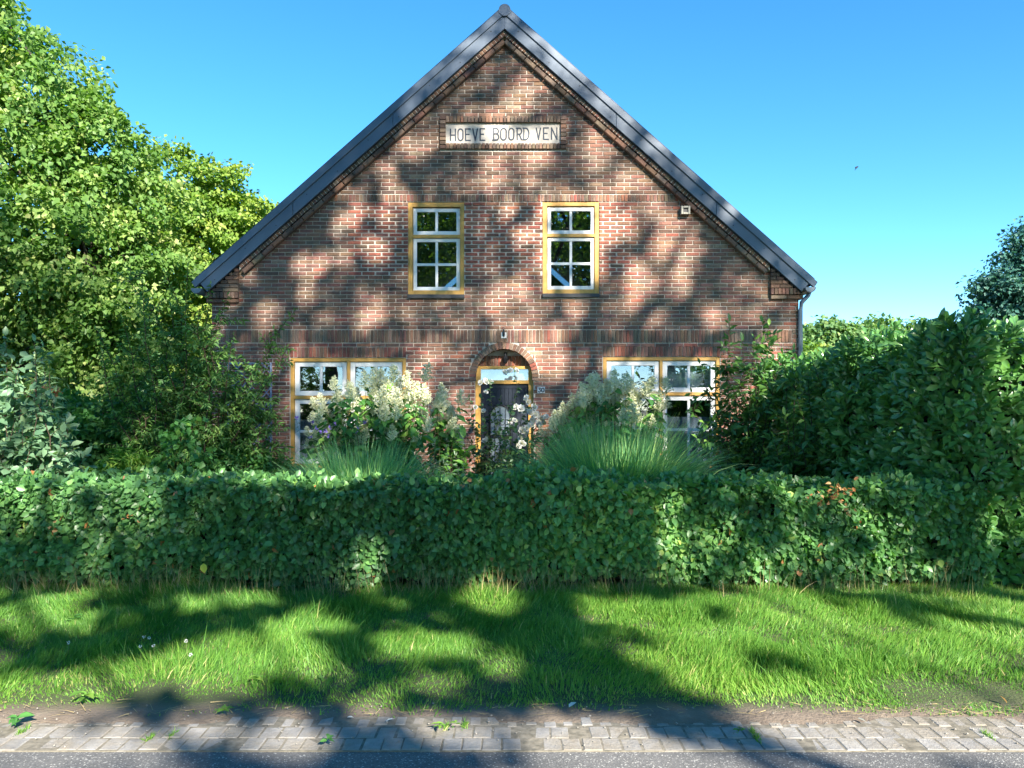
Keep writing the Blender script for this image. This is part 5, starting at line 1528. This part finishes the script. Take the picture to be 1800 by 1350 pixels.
# ------------------------------------------------------------------ roadside trees behind the viewer: their crowns throw the dappled shade
LIT = [  # sunlit patches: x, y, rx, ry, tilt (degrees) in photo pixels
 (945, 80, 26, 16, -40), (975, 108, 26, 14, -40), (1000, 130, 14, 10, 0), (1050, 182, 14, 8, -40), (1075, 200, 10, 8, 0), (1096, 216, 18, 10, -40), (1150, 262, 18, 12, -30), (1275, 374, 20, 12, -30), (846, 72, 8, 18, 20), (815, 98, 8, 14, 20),
 (914, 148, 13, 34, 20), (935, 152, 22, 10, 0), (910, 186, 14, 18, 20), (853, 187, 12, 12, 0), (874, 202, 18, 7, 0), (905, 196, 18, 8, 0), (878, 232, 26, 12, 35), (932, 240, 15, 11, 30), (970, 224, 12, 8, 0), (812, 240, 12, 8, 0), (1038, 244, 24, 16, 0), (1066, 254, 14, 12, 0),
 (867, 279, 18, 18, 0), (869, 305, 15, 22, 0), (938, 272, 24, 18, 0), (924, 313, 20, 12, 10), (860, 328, 20, 10, 0), (993, 331, 28, 9, 0), (1038, 281, 18, 10, 0), (1107, 310, 17, 24, 0), (1070, 330, 22, 10, 0), (1128, 322, 14, 10, 0),
 (713, 254, 18, 15, 0), (746, 250, 15, 18, 0), (673, 297, 22, 12, 0), (604, 334, 14, 10, 0), (683, 334, 18, 13, 0), (693, 348, 20, 9, 0), (624, 370, 9, 28, 0), (593, 398, 13, 26, 0), (604, 438, 18, 9, 0), (647, 422, 13, 14, 0), (667, 437, 15, 18, 0), (682, 378, 16, 10, 0),
 (542, 461, 23, 17, 0), (535, 487, 7, 24, 0), (538, 516, 15, 17, 0), (582, 448, 20, 7, 0), (469, 550, 19, 23, 10), (660, 548, 12, 10, 0), (638, 560, 12, 13, 0), (664, 514, 7, 13, 0), (379, 578, 9, 13, 0), (404, 519, 12, 9, 0), (433, 479, 12, 15, 0), (520, 617, 9, 11, 0),
 (893, 368, 10, 14, 0), (915, 405, 13, 9, 0), (929, 421, 13, 9, 0), (902, 505, 32, 12, 0), (858, 534, 13, 11, 0), (913, 562, 15, 17, 0), (938, 536, 8, 8, 0), (971, 581, 26, 12, 0), (958, 592, 28, 14, 0), (944, 613, 26, 12, 0), (984, 628, 38, 9, 0), (1015, 548, 16, 12, 0),
 (1000, 348, 20, 8, 0), (1072, 386, 18, 36, 0), (1107, 402, 12, 14, 0), (1068, 417, 14, 12, 0), (1113, 496, 13, 34, 0), (1134, 488, 20, 12, 0), (1109, 533, 9, 16, 0), (1155, 562, 17, 10, 0), (955, 420, 8, 60, 0), (1046, 420, 7, 60, 0), (1050, 358, 12, 9, 0), (960, 360, 14, 8, 0),
 (1202, 392, 22, 22, 0), (1160, 378, 15, 12, 0), (1189, 418, 30, 15, 0), (1198, 440, 28, 23, 0), (1160, 430, 17, 22, 0), (1198, 462, 15, 13, 0), (1203, 496, 15, 21, 0), (1176, 484, 24, 13, 0), (1150, 496, 14, 11, 0), (1253, 558, 19, 15, 30), (1307, 495, 9, 6, 0), (1147, 354, 15, 9, 0), (1130, 460, 8, 8, 0),
 (755, 616, 9, 26, 0), (742, 654, 11, 16, 0), (809, 694, 9, 14, 0), (726, 355, 10, 7, 0), (1110, 632, 50, 8, 0), (1225, 632, 30, 7, 0), (1215, 692, 50, 6, 0), (1262, 655, 6, 26, 0), (1362, 632, 15, 13, 0), (1350, 662, 18, 10, 0), (841, 740, 5, 22, 0), (841, 778, 5, 24, 0), (960, 652, 16, 8, 0), (998, 652, 18, 8, 0),
 (626, 705, 14, 14, 0), (682, 696, 16, 22, 0), (722, 692, 14, 16, 0), (640, 732, 14, 14, 0), (700, 735, 12, 10, 0), (932, 742, 26, 18, 0), (1190, 800, 55, 24, 20), (1100, 770, 20, 10, 0), (1290, 800, 18, 16, 0), (1320, 690, 14, 12, 0), (1355, 790, 12, 12, 0), (715, 770, 10, 10, 0), (795, 780, 12, 12, 0), (1360, 590, 20, 12, 0),
 (80, 882, 30, 16, 0), (60, 850, 60, 8, 0), (200, 842, 26, 9, 0), (240, 895, 26, 14, 0), (215, 945, 14, 10, 0), (645, 1018, 22, 18, 0), (632, 990, 22, 16, 0), (660, 1000, 10, 22, 0), (850, 1006, 15, 12, 0), (845, 1055, 30, 12, 0), (1182, 872, 20, 26, 0), (1196, 962, 22, 36, 0), (1290, 930, 24, 24, 0), (1302, 952, 14, 14, 0), (1316, 1010, 20, 14, 0), (1360, 1000, 18, 12, 0),
 (1300, 840, 190, 8, 0), (1545, 895, 22, 22, 0), (1480, 868, 24, 12, 0), (1560, 985, 22, 12, 0), (1720, 958, 18, 34, 0), (1740, 920, 14, 14, 0), (1640, 940, 12, 14, 0), (1420, 930, 14, 12, 0), (1770, 890, 20, 14, 0), (330, 900, 10, 8, 0), (380, 880, 12, 8, 0), (500, 862, 10, 6, 0), (1030, 930, 10, 8, 0), (1400, 850, 60, 8, 0),
 (520, 1108, 46, 18, -6), (345, 1152, 26, 12, 0), (14, 1082, 26, 20, 0), (130, 1090, 20, 9, 0), (235, 1192, 56, 12, -6), (395, 1198, 60, 16, -8), (430, 1152, 66, 12, 0), (120, 1200, 40, 12, 0), (30, 1232, 40, 22, 0), (110, 1225, 40, 10, 0), (640, 1232, 22, 12, 0), (880, 1166, 26, 13, 0), (1110, 1086, 70, 16, 8), (1170, 1112, 40, 14, 12), (1240, 1060, 30, 10, 0), (560, 1180, 18, 8, 0),
 (1330, 1078, 50, 14, 0), (1440, 1092, 120, 20, 14), (1520, 1122, 110, 20, 14), (1590, 1150, 60, 16, 10), (1360, 1128, 90, 14, 6), (1260, 1130, 50, 10, 0), (1230, 1180, 50, 16, 10), (1320, 1212, 66, 16, 14), (1420, 1236, 60, 12, 0), (1510, 1182, 60, 12, 10), (1440, 1205, 50, 10, 10), (1720, 1112, 70, 26, 10), (1690, 1140, 50, 14, 0), (1690, 1216, 110, 16, 6), (1750, 1240, 70, 12, 0), (1640, 1186, 50, 10, 0), (1760, 1078, 60, 14, 0), (1580, 1205, 30, 10, 0),
 (50, 1300, 130, 16, 0), (185, 1292, 50, 8, 0), (330, 1285, 26, 8, 0), (490, 1292, 26, 7, 0), (760, 1274, 26, 8, 0), (960, 1282, 70, 9, 0), (1055, 1312, 26, 8, 0), (1120, 1330, 70, 9, 0), (1410, 1258, 66, 14, 8), (1490, 1288, 86, 16, 22), (1560, 1318, 60, 12, 20), (1745, 1290, 76, 22, 10), (1480, 1335, 40, 10, 0), (1650, 1262, 40, 8, 10), (60, 1340, 90, 10, 0)]
GX, GY = 2600, 2000                                   # raster of the lit patches, photo pixels from -400 / -300
lit = np.full((GY // 2, GX // 2), 999.0, np.float32)
gx, gy = np.meshgrid(np.arange(GX // 2) * 2 - 400.0, np.arange(GY // 2) * 2 - 300.0)
wob = np.stack([gx.ravel(), gy.ravel(), np.zeros(gx.size)], 1)
wb1 = (sines(wob, .10, 71) * 3.0 + sines(wob, .25, 72) * 3.0).reshape(gx.shape); wb2 = (sines(wob, .10, 73) * 3.0 + sines(wob, .25, 74) * 3.0).reshape(gx.shape)
for (cx, cy, rx, ry, rot) in LIT:
    if cy > 1230: rx, ry = rx * 1.35, ry * 1.8
    elif cy > 1045: rx, ry = rx * 1.12, ry * 1.3
    elif cy > 820: rx, ry = rx * 1.15, ry * 1.15
    r_ = max(rx, ry) * 2.2 + 60
    i0, i1 = int((cy - r_ + 300) / 2), int((cy + r_ + 300) / 2); j0, j1 = int((cx - r_ + 400) / 2), int((cx + r_ + 400) / 2)
    sl = (slice(max(i0, 0), i1), slice(max(j0, 0), j1))
    dx, dy = gx[sl] + wb1[sl] - cx, gy[sl] + wb2[sl] - cy
    ca, sa = math.cos(R(-rot)), math.sin(R(-rot))
    u_, v_ = dx * ca - dy * sa, dx * sa + dy * ca
    e = np.sqrt((u_ / rx) ** 2 + (v_ / ry) ** 2)
    lit[sl] = np.minimum(lit[sl], (e - 1) * min(rx, ry))     # roughly the distance in pixels outside the patch

def sun_lands_clear(P, leaf):
    """True where the shade of a leaf at P would fall inside a gap of the crown"""
    D = -TO_SUN
    t_w = (YW - P[:, 1]) / D[1]; W_ = P + D * t_w[:, None]
    t_g = -P[:, 2] / D[2]; G_ = P + D * t_g[:, None]
    t_h = (6.6 - P[:, 1]) / D[1]; H_ = P + D * t_h[:, None]
    hit = W_.copy()
    on_h = (H_[:, 2] < .98) & (H_[:, 2] > 0); hit[on_h] = H_[on_h]
    on_g = (G_[:, 1] < 6.6); hit[on_g] = G_[on_g]
    t_p = (9.9 - P[:, 1]) / D[1]; Q_ = P + D * t_p[:, None]
    qx = CX + Q_[:, 0] / 9.9 * F; qy = HY - (Q_[:, 2] - EYE) / 9.9 * F
    on_p = np.zeros(len(P), bool)
    for ex, ey, ea, eb in ((660, 770, 120, 125), (775, 760, 40, 85), (1085, 770, 155, 115), (1310, 720, 75, 160), (1420, 745, 100, 130), (345, 680, 175, 200)):
        on_p |= ((qx - ex) / ea) ** 2 + ((qy - ey) / eb) ** 2 < 1
    on_p &= ~on_h & ~on_g
    hit[on_p] = Q_[on_p]
    t_l = (2.4 - P[:, 2]) / D[2]; K_ = P + D * t_l[:, None]
    on_l = (K_[:, 0] > 3.75) & (K_[:, 0] < 6.2) & (K_[:, 1] > 6.6) & (K_[:, 1] < 11.2)
    dd = np.maximum(hit[:, 1], .5)
    px = CX + hit[:, 0] / dd * F; py = HY - (hit[:, 2] - EYE) / dd * F
    i = np.clip(((py + 300) / 2).astype(int), 0, lit.shape[0] - 1); j = np.clip(((px + 400) / 2).astype(int), 0, lit.shape[1] - 1)
    inside = (px > -380) & (px < 2150) & (py > -280) & (py < 1650)
    dist = np.where(inside, lit[i, j], 99)
    clear = dist < leaf * np.where(on_g, .30, .26) * F / dd
    clear |= on_h & (sines(hit, 6.5, 91) + .5 * sines(hit, 15, 92) > 2.0 - 1.0 * (px > 1260))
    clear |= on_p & (sines(hit, 4.5, 93) + .6 * sines(hit, 11, 94) > 1.0)
    clear |= on_g & (sines(hit * np.array([1, 1.8, 1]), 4.6, 95) + .4 * sines(hit, 9, 96) > .85 - .15 * (px > 1150))
    q = np.stack([hit[:, 0], hit[:, 2], hit[:, 1]], 1)
    far_left = (hit[:, 0] < -4.95) & ~on_g & ~on_h
    t_t = (16.3 - P[:, 1]) / D[1]; A_ = P + D * t_t[:, None]
    clear |= far_left & ~on_p & ((A_[:, 2] > 4.6 + .35 * (A_[:, 0] + 13) * 0) | (A_[:, 0] > -7.2) & (A_[:, 2] > 3) | (sines(q, 1.9, 81) > .9))
    clear |= (~on_g & ~on_h) & ((hit[:, 2] > 8.3) | (hit[:, 0] > 5.0)) & (sines(q, 1.1, 82) > -.9)
    clear |= on_l & (sines(K_, 2.6, 84) > -1.3)
    out = on_g & ((py > 1360) | (np.abs(px - 900) > 950)); clear |= out & (sines(q, 2.2, 83) > .6)
    return clear

def shade_tree(label, x, y, h0, h1, rx, ry, n, seed):
    t = thing('roadside_tree', label, 'tree', (x, y, 0), 'tall roadside trees across the road')
    k = np.repeat(np.arange(n // 24), 24)
    c0 = np.array([x, y, (h0 + h1) / 2]); rr = np.array([rx, ry, (h1 - h0) / 2])
    d = unit(rng.normal(size=(n // 24, 3))); cc = c0 + np.sign(d) * np.abs(d) ** .45 / np.maximum((np.abs(d) ** (.45 * 4)).sum(1) ** .25, .5)[:, None] * rr * (rng.random(n // 24) ** (1 / 2.8))[:, None]
    P = cc[k] + jit(len(k), .42)
    leaf = .17
    m = ~sun_lands_clear(P, leaf)  # drops leaves so the crown lets sun through onto the chosen patches
    P = P[m]; nn = len(P)
    foliage('crown', P, jit(nn) + np.array([0, 0, -.5]), jit(nn, .7) + TO_SUN * .9, leaf * rng.uniform(.75, 1.2, nn), .82, M['shade_leaf'], t, tpl('two', .08, .1))
    mb = MB(); tp0 = polyline((x, y, 0), (x + .3, y, h1 * .72), 0, .02, 8)
    mb.tube(tp0, list(np.linspace(.34, .10, 8)), 10)
    for i in range(16):
        e = cc[int(rng.integers(len(cc)))]
        mb.tube(polyline(tp0[int(rng.integers(3, 8))], e, .05, .06, 6), list(np.linspace(.09, .015, 6)), 5, False)
    mb.obj('trunk', M['bark'], t, smooth=True)
shade_tree('tall leafy roadside tree across the road, right of the viewer, shading the gable', 10.2, -7.2, 4.8, 23.0, 6.0, 4.6, 54000, 1)
shade_tree('tall leafy roadside tree across the road, straight behind the viewer', 1.2, -7.8, 4.6, 21.0, 5.8, 4.4, 47000, 2)
shade_tree('lower leafy roadside tree across the road, left of the viewer', -8.0, -8.4, 4.8, 14.5, 5.2, 4.0, 50000, 3)
for i, (x, y, h) in enumerate(((-10.5, -25, 15.5), (-3.5, -26, 16.5), (3.5, -25, 16), (10.5, -26.5, 15))):  # unseen row, added to block the sky mirrored in the upper windows
    leafy('distant_tree', ['leftmost of the four trees in the row far behind the viewer', 'second from the left of the trees in the row far behind the viewer', 'second from the right of the trees in the row far behind the viewer', 'rightmost of the four trees in the row far behind the viewer'][i], 'tree',
          (x, y, 0), [(np.array([x, y, h * .68]), np.array([4.2, 3.2, h * .34])), (np.array([x + 1.5, y, h * .55]), np.array([3.4, 3, h * .25])), (np.array([x - 1.6, y + .4, h * .6]), np.array([3.4, 3, h * .26]))],
          300, 46, .55, .30, M['shade_leaf'], .3, None, 8, 'row of trees far behind the viewer')
